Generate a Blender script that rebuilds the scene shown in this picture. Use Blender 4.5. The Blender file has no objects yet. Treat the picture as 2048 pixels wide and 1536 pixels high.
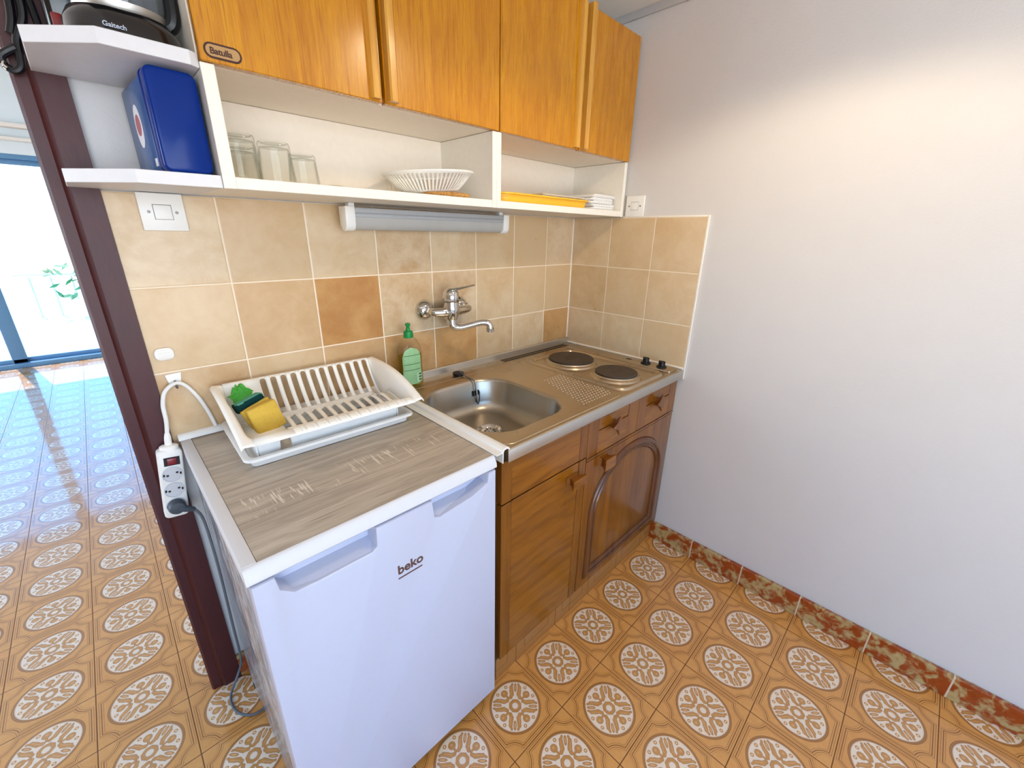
import bpy, bmesh, math, random
from mathutils import Vector, Matrix
random.seed(7)
PI = math.pi
COL = bpy.context.scene.collection

# ------------------------------------------------------------------ colours
def lin(h):
    h = h.lstrip('#')
    o = []
    for i in (0, 2, 4):
        c = int(h[i:i+2], 16) / 255
        o.append(c / 12.92 if c <= .04045 else ((c + .055) / 1.055) ** 2.4)
    return (o[0], o[1], o[2], 1)

# ------------------------------------------------------------------ node helpers
class Tree:
    def __init__(self, mat):
        self.t = mat.node_tree
    def new(self, kind, **kw):
        n = self.t.nodes.new(kind)
        for k, v in kw.items(): setattr(n, k, v)
        return n
    def link(self, a, b): self.t.links.new(a, b)
    def put(self, sock, v):
        if isinstance(v, X): self.link(v.s, sock)
        elif v is not None:
            if hasattr(sock, 'default_value'): sock.default_value = v
    def math(self, op, a, b=None, c=None, clamp=False):
        n = self.new('ShaderNodeMath', operation=op, use_clamp=clamp)
        self.put(n.inputs[0], a)
        if b is not None: self.put(n.inputs[1], b)
        if c is not None: self.put(n.inputs[2], c)
        return X(self, n.outputs[0])
    def mix(self, f, a, b, blend='MIX'):
        n = self.new('ShaderNodeMix', data_type='RGBA', blend_type=blend)
        self.put(n.inputs[0], f); self.put(n.inputs[6], a); self.put(n.inputs[7], b)
        return X(self, n.outputs[2])
    def pos(self):
        n = self.new('ShaderNodeNewGeometry'); s = self.new('ShaderNodeSeparateXYZ')
        self.link(n.outputs['Position'], s.inputs[0])
        return [X(self, s.outputs[i]) for i in range(3)]
    def normal(self):
        n = self.new('ShaderNodeNewGeometry'); s = self.new('ShaderNodeSeparateXYZ')
        self.link(n.outputs['Normal'], s.inputs[0])
        return [X(self, s.outputs[i]) for i in range(3)]
    def vec(self, x, y, z=0.0):
        n = self.new('ShaderNodeCombineXYZ')
        self.put(n.inputs[0], x); self.put(n.inputs[1], y); self.put(n.inputs[2], z)
        return X(self, n.outputs[0])
    def noise(self, v, scale=5, detail=3, rough=.5, distort=0.0):
        n = self.new('ShaderNodeTexNoise')
        self.put(n.inputs['Vector'], v); n.inputs['Scale'].default_value = scale
        n.inputs['Detail'].default_value = detail; n.inputs['Roughness'].default_value = rough
        n.inputs['Distortion'].default_value = distort
        return X(self, n.outputs[0])
    def white(self, v):
        n = self.new('ShaderNodeTexWhiteNoise', noise_dimensions='3D')
        self.put(n.inputs['Vector'], v)
        return X(self, n.outputs[0])
    def step(self, e, a, b):   # smooth ramp of e from a..b -> 0..1
        n = self.new('ShaderNodeMapRange', interpolation_type='SMOOTHSTEP')
        self.put(n.inputs[0], e); n.inputs[1].default_value = a; n.inputs[2].default_value = b
        return X(self, n.outputs[0])
    def bump(self, h, strength=.2, dist=.002):
        n = self.new('ShaderNodeBump'); n.inputs['Strength'].default_value = strength
        n.inputs['Distance'].default_value = dist; self.put(n.inputs['Height'], h)
        return X(self, n.outputs[0])
class X:
    def __init__(self, t, s): self.t, self.s = t, s
    def __add__(self, o): return self.t.math('ADD', self, o)
    __radd__ = __add__
    def __sub__(self, o): return self.t.math('SUBTRACT', self, o)
    def __rsub__(self, o): return self.t.math('SUBTRACT', o, self)
    def __mul__(self, o): return self.t.math('MULTIPLY', self, o)
    __rmul__ = __mul__
    def __truediv__(self, o): return self.t.math('DIVIDE', self, o)
    def abs(self): return self.t.math('ABSOLUTE', self)
    def floor(self): return self.t.math('FLOOR', self)
    def fract(self): return self.t.math('FRACT', self)
    def sqrt(self): return self.t.math('SQRT', self)
    def max(self, o): return self.t.math('MAXIMUM', self, o)
    def min(self, o): return self.t.math('MINIMUM', self, o)
    def lt(self, o): return self.t.math('LESS_THAN', self, o)
    def gt(self, o): return self.t.math('GREATER_THAN', self, o)
def hyp(a, b): return (a*a + b*b).sqrt()

MATS = {}
def principled(name, base=(.8, .8, .8, 1), rough=.5, metal=0, coat=0, coat_rough=.1, spec=.5, trans=0, ior=1.45, sheen=0, sss=0):
    m = bpy.data.materials.new(name); m.use_nodes = True
    b = m.node_tree.nodes['Principled BSDF']
    b.inputs['Base Color'].default_value = base
    b.inputs['Roughness'].default_value = rough
    b.inputs['Metallic'].default_value = metal
    b.inputs['Coat Weight'].default_value = coat
    b.inputs['Coat Roughness'].default_value = coat_rough
    b.inputs['Specular IOR Level'].default_value = spec
    b.inputs['Transmission Weight'].default_value = trans
    b.inputs['IOR'].default_value = ior
    b.inputs['Sheen Weight'].default_value = sheen
    if sss:
        b.inputs['Subsurface Weight'].default_value = sss
        b.inputs['Subsurface Radius'].default_value = (.01, .01, .01)
    MATS[name] = m
    return m, Tree(m), b
def plain(name, hexcol, rough=.5, noise=.04, scale=60, **kw):
    """a plain painted / plastic surface with a faint procedural unevenness"""
    c = lin(hexcol)
    m, t, b = principled(name, c, rough, **kw)
    x, y, z = t.pos()
    n = t.noise(t.vec(x, y, z), scale, 2)
    t.put(b.inputs['Base Color'], t.mix(n, (c[0]*(1-noise), c[1]*(1-noise), c[2]*(1-noise), 1), (min(1, c[0]*(1+noise)), min(1, c[1]*(1+noise)), min(1, c[2]*(1+noise)), 1)))
    return m

# --- walls
def m_plaster(name, hexcol, bump=.35, scale=170):
    m, t, b = principled(name, lin(hexcol), .85, spec=.25)
    x, y, z = t.pos(); v = t.vec(x, y, z)
    n1 = t.noise(v, scale, 3, .6); n2 = t.noise(v, 9, 2)
    c = lin(hexcol)
    t.put(b.inputs['Base Color'], t.mix(n2, (c[0]*.965, c[1]*.965, c[2]*.965, 1), c))
    t.put(b.inputs['Normal'], t.bump(n1 + n2*.6, bump, .003))
    return m
m_plaster('wall_paint', '#d6d4d3')
m_plaster('room_paint', '#a8937a', .1)
m_plaster('far_paint', '#e2eff5', .1)
m_plaster('ceiling_paint', '#eeeae4', .15)

# --- floor tiles
def m_floor():
    m, t, b = principled('floor_tile', rough=.22, spec=.5, coat=.5, coat_rough=.07)
    x, y, z = t.pos()
    P = .2013
    gu = (x + .3007) / P; gv = (y + .7747) / P
    u = gu.fract() - .5; v = gv.fract() - .5
    iu, iv = gu.floor(), gv.floor()
    ax, ay = u.abs(), v.abs()
    mx = ax.max(ay)
    r = hyp(u, v)
    dc = hyp(ax - .5, ay - .5)
    s = (.447 - mx).min(dc - .225)
    dark = s.abs().lt(.0065)
    thin = (s + .026).abs().lt(.005).max((s - .024).abs().lt(.004)) * r.gt(.3)
    circ = (dc - .175).abs().lt(.003)
    ringd = (r - .372).abs().lt(.0125)
    ringl = (r - .352).abs().lt(.006)
    disc = r.lt(.356)
    # medallion, folded to one eighth; p along the tile diagonal
    p = (ax + ay) * .7071; q = (ax - ay).abs() * .7071
    def ell(cx, cy, a, c): return hyp((p - cx) / a, (q - cy) / c)
    def seg(x0, y0, x1, y1):
        dx, dy = x1-x0, y1-y0; L = dx*dx + dy*dy
        h = t.math('ADD', (p - x0)*(dx/L) , (q - y0)*(dy/L), clamp=True)
        return hyp(p - x0 - h*dx, q - y0 - h*dy)
    leaf_e = ell(.268, 0, .060, .021)
    leaf = leaf_e.lt(1)
    leaf_in = leaf_e.lt(.60)
    bandd = (seg(.118, .070, .165, .052) - .024).min(seg(.165, .052, .220, .060) - .029).min(seg(.220, .060, .272, .064) - .025).min(seg(.272, .064, .318, .046) - .015)
    budd = (hyp(p - .168, q - .168) - .050).min(seg(.100, .100, .140, .140) - .013)
    inkd = bandd.min(budd)
    band = inkd.lt(0)
    inkline = inkd.abs().lt(.0045)
    vein = seg(.15, .062, .215, .064).min(seg(.215, .064, .268, .068)).lt(.0045)
    budin = hyp(p - .174, q - .174).lt(.018)
    curl = (hyp(p - .268, q - .150) - .018).abs().lt(.0075)
    octr = p.max((p + q) * .7071)
    cen = octr.lt(.088) * r.gt(.050)
    cenl = (octr - .088).abs().lt(.006).max((r - .047).abs().lt(.006))
    mot = leaf.max(band).max(curl).max(cen)
    light = leaf_in.max(budin).max(vein)
    inkline = inkline.max(cenl).max((leaf_e - 1).abs().lt(.16))
    tile_rnd = t.white(t.vec(iu, iv, 3.0))
    mott = t.noise(t.vec(x, y, 0.0), 55, 4, .65)
    base = t.mix(mott, lin('#d28f40'), lin('#e3ab64'))
    base = t.mix(tile_rnd * .25, base, lin('#cc863b'))
    brown = t.mix(mott, lin('#bd8340'), lin('#d29b59'))
    cream = t.mix(mott, lin('#ead6bd'), lin('#f3e4d0'))
    dk = lin('#7d4a18')
    col = base
    col = t.mix(circ * .30, col, dk)
    col = t.mix(thin * .55, col, dk)
    col = t.mix(dark * .85, col, dk)
    col = t.mix(disc, col, cream)
    col = t.mix(disc * mot, col, brown)
    col = t.mix(disc * light * .75, col, lin('#d9ab78'))
    col = t.mix(disc * inkline * .45, col, lin('#8d5423'))
    col = t.mix(ringl * .5, col, lin('#b98048'))
    col = t.mix(ringd * .8, col, lin('#9a6630')); col = t.mix((r - .385).abs().lt(.0035).max((r - .360).abs().lt(.0035)) * .7, col, dk)
    g = (.5 - mx)
    grout = g.lt(.0058)
    col = t.mix(grout, col, lin('#6e4420'))
    t.put(b.inputs['Base Color'], col)
    t.put(b.inputs['Coat Weight'], (1 - grout) * .95)
    t.put(b.inputs['Roughness'], .36 + grout * .3 + mott * .08)
    t.put(b.inputs['Normal'], t.bump(t.step(g, .0, .014) + mott*.06, .45, .0015))
    return m
m_floor()

# --- wall tiles (20 cm, mottled beige) ; axis 'x' for the back wall, 'y' for the right wall
def m_walltile(name, axis, off, darks):
    m, t, b = principled(name, rough=.27, spec=.5)
    x, y, z = t.pos()
    a = x if axis == 'x' else y
    gu = (a * -1.0 - off) / .2; gv = (1.2178 - z) / .2
    iu, iv = gu.floor(), gv.floor()
    fu, fv = (gu.fract() - .5).abs(), (gv.fract() - .5).abs()
    e = .5 - fu.max(fv)
    rnd = t.white(t.vec(iu, iv, 1.7 if axis == 'x' else 4.2))
    rnd2 = t.white(t.vec(iu, iv, 8.1))
    vec = t.vec(x + iu * 3.1, y + iv * 5.3, z)
    n = t.noise(vec, 9, 5, .62, .5); n2 = t.noise(vec, 34, 4, .6)
    mott = t.step(n*.72 + n2*.28, .3, .72)
    c1 = t.mix(rnd, lin('#be9a70'), lin('#cdb087'))
    c2 = t.mix(rnd2, lin('#cfb48f'), lin('#dec9a9'))
    if axis == 'y':
        c1 = t.mix(rnd, lin('#c8a87c'), lin('#d5ba92')); c2 = t.mix(rnd2, lin('#d8c09c'), lin('#e2cfb0'))
    col = t.mix(mott, c1, c2)
    dm = None
    for (ju, jv, w) in darks:
        k = (iu - ju).abs().lt(.5) * (iv - jv).abs().lt(.5) * w
        dm = k if dm is None else dm.max(k)
    if dm is not None:
        col = t.mix(dm, col, t.mix(mott, lin('#ad763a'), lin('#c39253')))
    grout = e.lt(.0085)
    col = t.mix(grout, col, lin('#efdfc8'))
    t.put(b.inputs['Base Color'], col)
    t.put(b.inputs['Roughness'], .25 + grout * .5 + n2 * .08)
    t.put(b.inputs['Normal'], t.bump(t.step(e, .004, .02) + n*.10, .35, .002))
    return m
m_walltile('wall_tile_back', 'x', .1801, [(4, 0, .9), (5, 0, .30), (3, 1, .65), (2, 1, .8), (-1, 1, .75), (4, 1, .45), (6, 0, .08)])
m_walltile('wall_tile_side', 'y', .2046, [])

# --- marbled red skirting tiles
def m_marble():
    m, t, b = principled('marble_skirting', rough=.25, coat=.3)
    x, y, z = t.pos()
    g = ((y + .7715) / .2045); e = .5 - (g.fract() - .5).abs()
    i = g.floor()
    v = t.vec(x + i*2.3, y + i*1.1, z)
    n = t.noise(v, 22, 4, .55, .9); n2 = t.noise(v, 60, 3)
    mk = t.step(n*.8 + n2*.2, .44, .60)
    col = t.mix(n2, lin('#833208'), lin('#a84e1c'))
    col = t.mix(mk, col, t.mix(n2, lin('#a08350'), lin('#c4b07c')))
    gr = e.lt(.010)
    col = t.mix(gr, col, lin('#d8c6ae'))
    t.put(b.inputs['Base Color'], col)
    return m
m_marble()

def m_plinth():
    m, t, b = principled('plinth_tile', rough=.3, coat=.3)
    x, y, z = t.pos()
    u = (((x + .3007) / .2013).fract() - .5).abs()
    mott = t.noise(t.vec(x, y, z), 55, 4, .65)
    col = t.mix(mott, lin('#94602e'), lin('#a87440'))  # tile browns darkened to carry the shadow under the cabinet doors
    ln = ((z - .035).abs().lt(.0018) * u.lt(.30)).max((u - .30).abs().lt(.009) * z.gt(.035)).max((z - .012).abs().lt(.0008))
    col = t.mix(ln * .8, col, lin('#6f4014'))
    t.put(b.inputs['Base Color'], t.mix(u.gt(.4925), col, lin('#5e3a1a')))
m_plinth()

# --- woods
def m_wood(name, lo, hi, ax='z', scale=1.0, rough=.3, coat=.4, coat_rough=.12, streak=.5, dark=None, bump=.08):
    """grain runs along ax"""
    m, t, b = principled(name, rough=rough, coat=coat, coat_rough=coat_rough)
    x, y, z = t.pos()
    k = {'x': (1.6, 26, 26), 'y': (26, 1.6, 26), 'z': (26, 26, 1.6)}[ax]
    k2 = {'x': (6, 190, 190), 'y': (190, 6, 190), 'z': (190, 190, 6)}[ax]
    w = t.noise(t.vec(x*2.0, y*2.0, z*2.0), 1.3*scale, 2)
    v = t.vec(x*k[0] + w*1.2, y*k[1] + w*1.2, z*k[2] + w*1.2)
    n = t.noise(v, scale, 3, .55, .6)
    f = t.noise(t.vec(x*k2[0], y*k2[1], z*k2[2]), scale, 2, .6)
    g = t.step(n*(1-streak*.5) + f*streak*.5, .28, .72)
    col = t.mix(g, lin(lo), lin(hi))
    if dark: col = t.mix(t.step(f, .56, .70)*.75, col, lin(dark))
    t.put(b.inputs['Base Color'], col)
    t.put(b.inputs['Normal'], t.bump(f, bump, .001))
    t.put(b.inputs['Roughness'], f*.12 + rough - .06)
    return m
m_wood('upper_wood', '#a96400', '#d3930c', 'z', 1.5, .28, .45, .16, 1.1, '#9a5600')
m_wood('upper_wood_edge', '#b87818', '#dba648', 'z', 1.0, .3, .5, .15, .6)
m_wood('base_wood_v', '#663502', '#8a520a', 'z', 1.0, .34, .45, .12, .6, '#4f2704')
m_wood('base_wood_h', '#6d3a02', '#965b0c', 'x', 1.3, .34, .45, .12, .6, '#4f2704')
m_wood('base_wood_trim', '#5e3110', '#84501d', 'z', 1.0, .3, .6, .12, .5)
m_wood('moulding_wood', '#4c240a', '#6e3e12', 'z', 1.0, .3, .5, .12, .5)
m_wood('dark_groove', '#33160a', '#46200d', 'z', 1.0, .6, 0)
m_wood('greyoak', '#9a8d7e', '#c6b9a6', 'x', 1.5, .42, .15, .3, .6, '#85786a', .05)

def m_greyoak():
    m = MATS['greyoak']; t = Tree(m); b = m.node_tree.nodes['Principled BSDF']
    # whitish cross flecks across the middle plank
    x, y, z = t.pos()
    old = b.inputs['Base Color'].links[0].from_socket
    n = t.noise(t.vec(x*150, y*13, 1.0), 1.0, 2, .5)
    msk = t.step((y + .43 - (x+1.3)*.0).abs(), .055, .02)
    msk2 = t.step(t.noise(t.vec(x*10, y*10, 3.0), 1.0, 1), .38, .52)
    f = t.step(n, .56, .64) * msk * msk2
    pl = t.step((((y + .34) / .135).fract() - .5).abs(), .488, .497)
    c = t.mix(f * .8, X(t, old), lin('#e2d8c8'))
    c = t.mix(pl * .45, c, lin('#5e5248'))
    t.put(b.inputs['Base Color'], c)
m_greyoak()

def m_post():
    m, t, b = principled('post_paint', rough=.42, spec=.5)
    x, y, z = t.pos()
    n = t.noise(t.vec(x*1.0, y*1.0, z*.25), 30, 4, .6)
    t.put(b.inputs['Base Color'], t.mix(n, lin('#340d11'), lin('#4d191d')))
    t.put(b.inputs['Normal'], t.bump(n, .35, .003))
m_post()

# --- metals
def m_steel(name, hexc, rough, streak=.1):
    m, t, b = principled(name, lin(hexc), rough, metal=1)
    x, y, z = t.pos()
    n = t.noise(t.vec(x*6, y*160, z*6), 1, 2); n2 = t.noise(t.vec(x, y, z), 14, 4, .7)
    t.put(b.inputs['Roughness'], rough + n*streak*.6 + n2*streak)
    c = lin(hexc)
    t.put(b.inputs['Base Color'], t.mix(n2, (c[0]*.86, c[1]*.84, c[2]*.80, 1), c))
    t.put(b.inputs['Normal'], t.bump(n, .02, .001))
m_steel('steel', '#cbbba4', .19, .13)
m_steel('steel_sink', '#bdb6ab', .24, .1)
m_steel('dot_steel', '#f0ece4', .38, .05)  # brighter steel, puts the glints of the draining dots into the colour
m_steel('steel_edge', '#d9d7d2', .34, .1)
principled('chrome', lin('#d8d8d8'), .07, metal=1)
plain('hotplate', '#40352c', .55, .15, 80, spec=.5)
plain('black_plastic', '#0d0e12', .35)
plain('black_gloss', '#0a0b10', .16, coat=.5)
plain('dark_gap', '#120c08', .8)
# --- plastics and whites
plain('white_laminate', '#ece7dc', .42)
plain('cream_laminate', '#efe4d4', .45)
plain('end_shelf_white', '#d8d8dc', .42)  # cooler white than the other shelves: daylight tint put into the colour
plain('white_plastic', '#efeeea', .35, .02)
plain('rack_plastic', '#faf8f1', .33, .01)
plain('tray_plastic_white', '#efeeec', .35, .02, sss=.1)
plain('fridge_white', '#c0c5da', .28, .015, coat=.3, coat_rough=.15)
plain('lip_white', '#d8d9dd', .4, .02)
plain('grey_plastic', '#c4c5c8', .4)
plain('light_housing', '#a9abae', .4)
plain('socket_grey', '#cfd1d6', .4)  # grey stands in for the shading inside the recessed sockets
plain('cord_grey', '#5d646c', .5)
plain('cord_white', '#e8e8e6', .45)
plain('plug_grey', '#434b55', .5)
plain('screw', '#77736c', .4, metal=.8)
plain('hole', '#0b0908', .7)
plain('logo_brown', '#5d4038', .45)
plain('logo_dark', '#3a1206', .5)
plain('logo_plate', '#b08a58', .4)
plain('logo_grey', '#aab2c2', .4)
plain('blue_tin', '#00297a', .22, .05, coat=.08, coat_rough=.08, spec=.22)
plain('blue_tin_body', '#1c4a82', .25, .06, coat=.1, coat_rough=.1, spec=.3)
plain('sticker_white', '#d9d6da', .5)
plain('sticker_red', '#a3505a', .5)
plain('green_cap', '#0d8a43', .35)
plain('label_green', '#94c08c', .5, .12, 90)
plain('label_line', '#2f5c33', .5)
plain('label_pale', '#b8d8b0', .5)
plain('yellow_tray', '#efbb35', .38, .03, sss=.2)
plain('grey_frame', '#5f8fb8', .4)
plain('terrace_white', '#e8e6e2', .8)
plain('leaf_green', '#2f7d3c', .6, .3, 30)
plain('grey_rail', '#b4b6bd', .5)
plain('red_switch', '#7d1018', .3, coat=.4)
plain('paper', '#dcc9ac', .8)
plain('linen', '#d9cdb6', .9, .1, 200, sheen=.2)
plain('caulk', '#f2ece2', .5)
plain('fabric_white', '#e6e6e4', .9, .05, 150, sheen=.2)

def m_sponge(name, h1, h2, scale=190):
    m, t, b = principled(name, rough=.95, spec=.2)
    x, y, z = t.pos(); v = t.vec(x, y, z)
    n = t.noise(v, scale, 3, .6); n2 = t.noise(v, 40, 2)
    t.put(b.inputs['Base Color'], t.mix(n*.6 + n2*.4, lin(h1), lin(h2)))
    t.put(b.inputs['Normal'], t.bump(n, .5, .002))
m_sponge('sponge_yellow', '#c09a35', '#e0bd5a')
m_sponge('scourer_green', '#0b2c33', '#14463f', 260)
m_sponge('scourer_top', '#4b8f78', '#63a58c', 260)
m_sponge('cloth_green', '#3f9d3a', '#62c258', 320)

def m_towel():
    m, t, b = principled('towel', rough=.95, spec=.15, sheen=.3)
    x, y, z = t.pos()
    n = t.noise(t.vec(x, y, z), 260, 2)
    gx = ((x*1.0 + y*.1) / .018).fract(); gz = ((y + z*2.0) / .018).fract()
    ln = (gx.lt(.10)).max(gz.lt(.10))
    c = t.mix(n, lin('#dedddb'), lin('#f0efec'))
    t.put(b.inputs['Base Color'], t.mix(ln * .35, c, lin('#8d93a3')))
    t.put(b.inputs['Normal'], t.bump(n, .4, .001))
m_towel()

def m_wicker():
    m, t, b = principled('wicker', rough=.6)
    x, y, z = t.pos()
    n = t.noise(t.vec(x, y, z), 90, 3)
    t.put(b.inputs['Base Color'], t.mix(n, lin('#9a6526'), lin('#d8a65c')))
m_wicker()

def m_film():
    """dark fridge side behind a film with pale wavy marbling"""
    m, t, b = principled('fridge_side', rough=.25, coat=.3)
    x, y, z = t.pos()
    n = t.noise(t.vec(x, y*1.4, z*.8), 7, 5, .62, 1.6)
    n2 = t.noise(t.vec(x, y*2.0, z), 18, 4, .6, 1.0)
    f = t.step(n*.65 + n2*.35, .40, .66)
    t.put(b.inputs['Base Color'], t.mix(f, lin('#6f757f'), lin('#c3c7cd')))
m_film()

def m_glass(name, tint, rough=0.0, alpha=.25, refl=1.0, edge=None):
    """thin clear glass: mostly see-through, with fresnel reflection"""
    m = bpy.data.materials.new(name); m.use_nodes = True; MATS[name] = m
    t = Tree(m); nt = m.node_tree; nt.nodes.clear()
    out = t.new('ShaderNodeOutputMaterial'); tr = t.new('ShaderNodeBsdfTransparent'); gl = t.new('ShaderNodeBsdfGlossy')
    tr.inputs[0].default_value = tint; gl.inputs['Roughness'].default_value = rough
    lw = t.new('ShaderNodeLayerWeight'); lw.inputs['Blend'].default_value = .5
    fc = t.math('POWER', X(t, lw.outputs['Facing']), 3.2) * .62 + .035
    if edge: t.put(tr.inputs[0], t.mix(t.math('POWER', X(t, lw.outputs['Facing']), 5.0), tint, edge))
    mx = t.new('ShaderNodeMixShader')
    f = t.math('MULTIPLY', fc, refl, clamp=True)
    t.put(mx.inputs[0], f); t.link(tr.outputs[0], mx.inputs[1]); t.link(gl.outputs[0], mx.inputs[2])
    t.link(mx.outputs[0], out.inputs[0])
m_glass('window_glass', (.96, .98, .98, 1))
m_glass('tumbler_glass', (.985, .99, .98, 1), .015, refl=.45, edge=(.42, .44, .38, 1))
m_glass('carafe_glass', (.74, .77, .80, 1), .02, refl=1.6)
m_glass('bottle_plastic', (.97, .97, .94, 1), .05, refl=.5, edge=(.62, .62, .52, 1))
m_glass('soap_liquid', (.80, .80, .42, 1), .05, refl=.4)
def m_diffuser():
    m, t, b = principled('lamp_diffuser', lin('#d2d2d0'), .35, trans=0)
    x, y, z = t.pos()
    n = t.noise(t.vec(x*2, y, z), 8, 2)
    t.put(b.inputs['Base Color'], t.mix(n, lin('#aaa8a4'), lin('#bcbab5')))
m_diffuser()

# ------------------------------------------------------------------ mesh builder
class MB:
    def __init__(self): self.bm = bmesh.new()
    def _mi(self, faces, mi):
        for f in faces: f.material_index = mi
    def box(self, x0, x1, y0, y1, z0, z1, bev=0, seg=2, mi=0, rot=None):
        r = bmesh.ops.create_cube(self.bm, size=1)
        vs = r['verts']
        c = Vector(((x0+x1)/2, (y0+y1)/2, (z0+z1)/2)); d = Vector((abs(x1-x0), abs(y1-y0), abs(z1-z0)))
        for v in vs: v.co = Vector((v.co.x*d.x, v.co.y*d.y, v.co.z*d.z))
        es = list({e for v in vs for e in v.link_edges}); fs = {f for v in vs for f in v.link_faces}
        if bev:
            q = bmesh.ops.bevel(self.bm, geom=es, offset=min(bev, min(d)*.49), segments=seg, affect='EDGES', profile=.5)
            vs = list({v for f in q['faces'] for v in f.verts} | {v for v in vs if v.is_valid})
            fs = {f for v in vs for f in v.link_faces}
        self._mi(fs, mi)
        for v in vs:
            if rot is not None: v.co = rot @ v.co
            v.co += c
        return vs
    def face(self, pts, mi=0):
        f = self.bm.faces.new([self.bm.verts.new(p) for p in pts]); f.material_index = mi; return f
    def loft(self, loops, cap0=False, cap1=False, closed=True, mi=0):
        vl = [[self.bm.verts.new(p) for p in L] for L in loops]
        n = len(vl[0])
        for a, b in zip(vl[:-1], vl[1:]):
            for i in range(n if closed else n-1):
                j = (i+1) % n
                try: self.bm.faces.new((a[i], a[j], b[j], b[i])).material_index = mi
                except ValueError: pass
        if cap0: self.bm.faces.new(vl[0][::-1]).material_index = mi
        if cap1: self.bm.faces.new(vl[-1]).material_index = mi
        return vl
    def lathe(self, prof, c=(0, 0, 0), n=32, axis='z', mi=0, sx=1, sy=1, cap0=False, cap1=False):
        loops = []
        for r, h in prof:
            L = []
            for i in range(n):
                a = 2*PI*i/n; p = (r*math.cos(a)*sx, r*math.sin(a)*sy, h)
                if axis == 'y': p = (p[0], -p[2], p[1])
                if axis == 'x': p = (p[2], p[0], p[1])
                L.append(Vector(p) + Vector(c))
            loops.append(L)
        return self.loft(loops, cap0, cap1, mi=mi)
    def tube(self, pts, r, n=10, mi=0, caps=True, closed=False, sm=0):
        pts = [Vector(p) for p in pts]
        if sm: pts = smooth(pts, sm, closed)
        rr = r if isinstance(r, (list, tuple)) else [r]*len(pts)
        if len(rr) != len(pts):
            rr = [rr[0] + (rr[-1]-rr[0])*i/(len(pts)-1) for i in range(len(pts))] if len(rr) == 2 else [interp(rr, i/(len(pts)-1)) for i in range(len(pts))]
        loops = []; prev = None
        N = len(pts)
        for i, p in enumerate(pts):
            if closed: d = (pts[(i+1) % N] - pts[i-1])
            else: d = pts[min(i+1, N-1)] - pts[max(i-1, 0)]
            d.normalize()
            if prev is None:
                u = d.orthogonal().normalized()
            else:
                u = prev - d*prev.dot(d)
                if u.length < 1e-6: u = d.orthogonal()
                u.normalize()
            prev = u; w = d.cross(u)
            loops.append([p + (u*math.cos(2*PI*k/n) + w*math.sin(2*PI*k/n))*rr[i] for k in range(n)])
        if closed: loops.append(loops[0])
        self.loft(loops, caps and not closed, caps and not closed, mi=mi)
    def prism(self, poly, f, d0, d1, bev=0, mi=0, seg=2):
        """poly: 2-D points; f(a, b, d) -> 3-D"""
        a = [self.bm.verts.new(f(p[0], p[1], d0)) for p in poly]
        b = [self.bm.verts.new(f(p[0], p[1], d1)) for p in poly]
        n = len(poly); fs = []
        fs.append(self.bm.faces.new(a[::-1])); fs.append(self.bm.faces.new(b))
        for i in range(n): fs.append(self.bm.faces.new((a[i], a[(i+1) % n], b[(i+1) % n], b[i])))
        if bev:
            bmesh.ops.recalc_face_normals(self.bm, faces=fs)
            es = list({e for q in fs[:2] for e in q.edges})
            q = bmesh.ops.bevel(self.bm, geom=es, offset=bev, segments=seg, affect='EDGES', profile=.5)
            fs = [x for x in fs if x.is_valid] + q['faces']
        self._mi(fs, mi)
    def sphere(self, c, r, s=(1, 1, 1), n=16, mi=0):
        q = bmesh.ops.create_uvsphere(self.bm, u_segments=n, v_segments=max(6, n//2), radius=r)
        for v in q['verts']: v.co = Vector((v.co.x*s[0], v.co.y*s[1], v.co.z*s[2])) + Vector(c)
        self._mi({f for v in q['verts'] for f in v.link_faces}, mi)
    def xform(self, M):
        for v in self.bm.verts: v.co = M @ v.co
    def build(self, name, mats, parent=None, angle=35, flat=False, merge=0, solid=0, recalc=True):
        bm = self.bm
        if merge: bmesh.ops.remove_doubles(bm, verts=bm.verts, dist=merge)
        if recalc: bmesh.ops.recalc_face_normals(bm, faces=bm.faces)
        me = bpy.data.meshes.new(name); bm.to_mesh(me); bm.free()
        for mt in (mats if isinstance(mats, (list, tuple)) else [mats]): me.materials.append(MATS[mt])
        if not flat:
            for p in me.polygons: p.use_smooth = True
            me.set_sharp_from_angle(angle=math.radians(angle))
        o = bpy.data.objects.new(name, me); COL.objects.link(o)
        if parent is not None:
            o.parent = parent; o.matrix_parent_inverse = parent_world(parent).inverted()
        if solid:
            md = o.modifiers.new('thickness', 'SOLIDIFY'); md.thickness = solid; md.offset = 0
        return o
def parent_world(o):
    M = o.matrix_basis.copy()
    if o.parent is not None: M = parent_world(o.parent) @ o.matrix_parent_inverse @ M
    return M
def interp(L, t):
    x = t*(len(L)-1); i = min(int(x), len(L)-2); return L[i] + (L[i+1]-L[i])*(x-i)
def smooth(pts, k=6, closed=False):
    pts = [Vector(p) for p in pts]; out = []; N = len(pts)
    rng = range(N) if closed else range(N-1)
    g = lambda i: pts[i % N] if closed else pts[max(0, min(N-1, i))]
    for i in rng:
        p0, p1, p2, p3 = g(i-1), g(i), g(i+1), g(i+2)
        for j in range(k):
            t = j/k
            out.append(.5*((2*p1) + (p2-p0)*t + (2*p0-5*p1+4*p2-p3)*t*t + (3*p1-p0-3*p2+p3)*t**3))
    if not closed: out.append(pts[-1])
    return out
def rrect(x0, x1, y0, y1, r, n=6):
    out = []
    for cx, cy, a0 in ((x1-r, y1-r, 0), (x0+r, y1-r, 90), (x0+r, y0+r, 180), (x1-r, y0+r, 270)):
        for i in range(n+1):
            a = math.radians(a0 + 90*i/n); out.append((cx + r*math.cos(a), cy + r*math.sin(a)))
    return out
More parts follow.
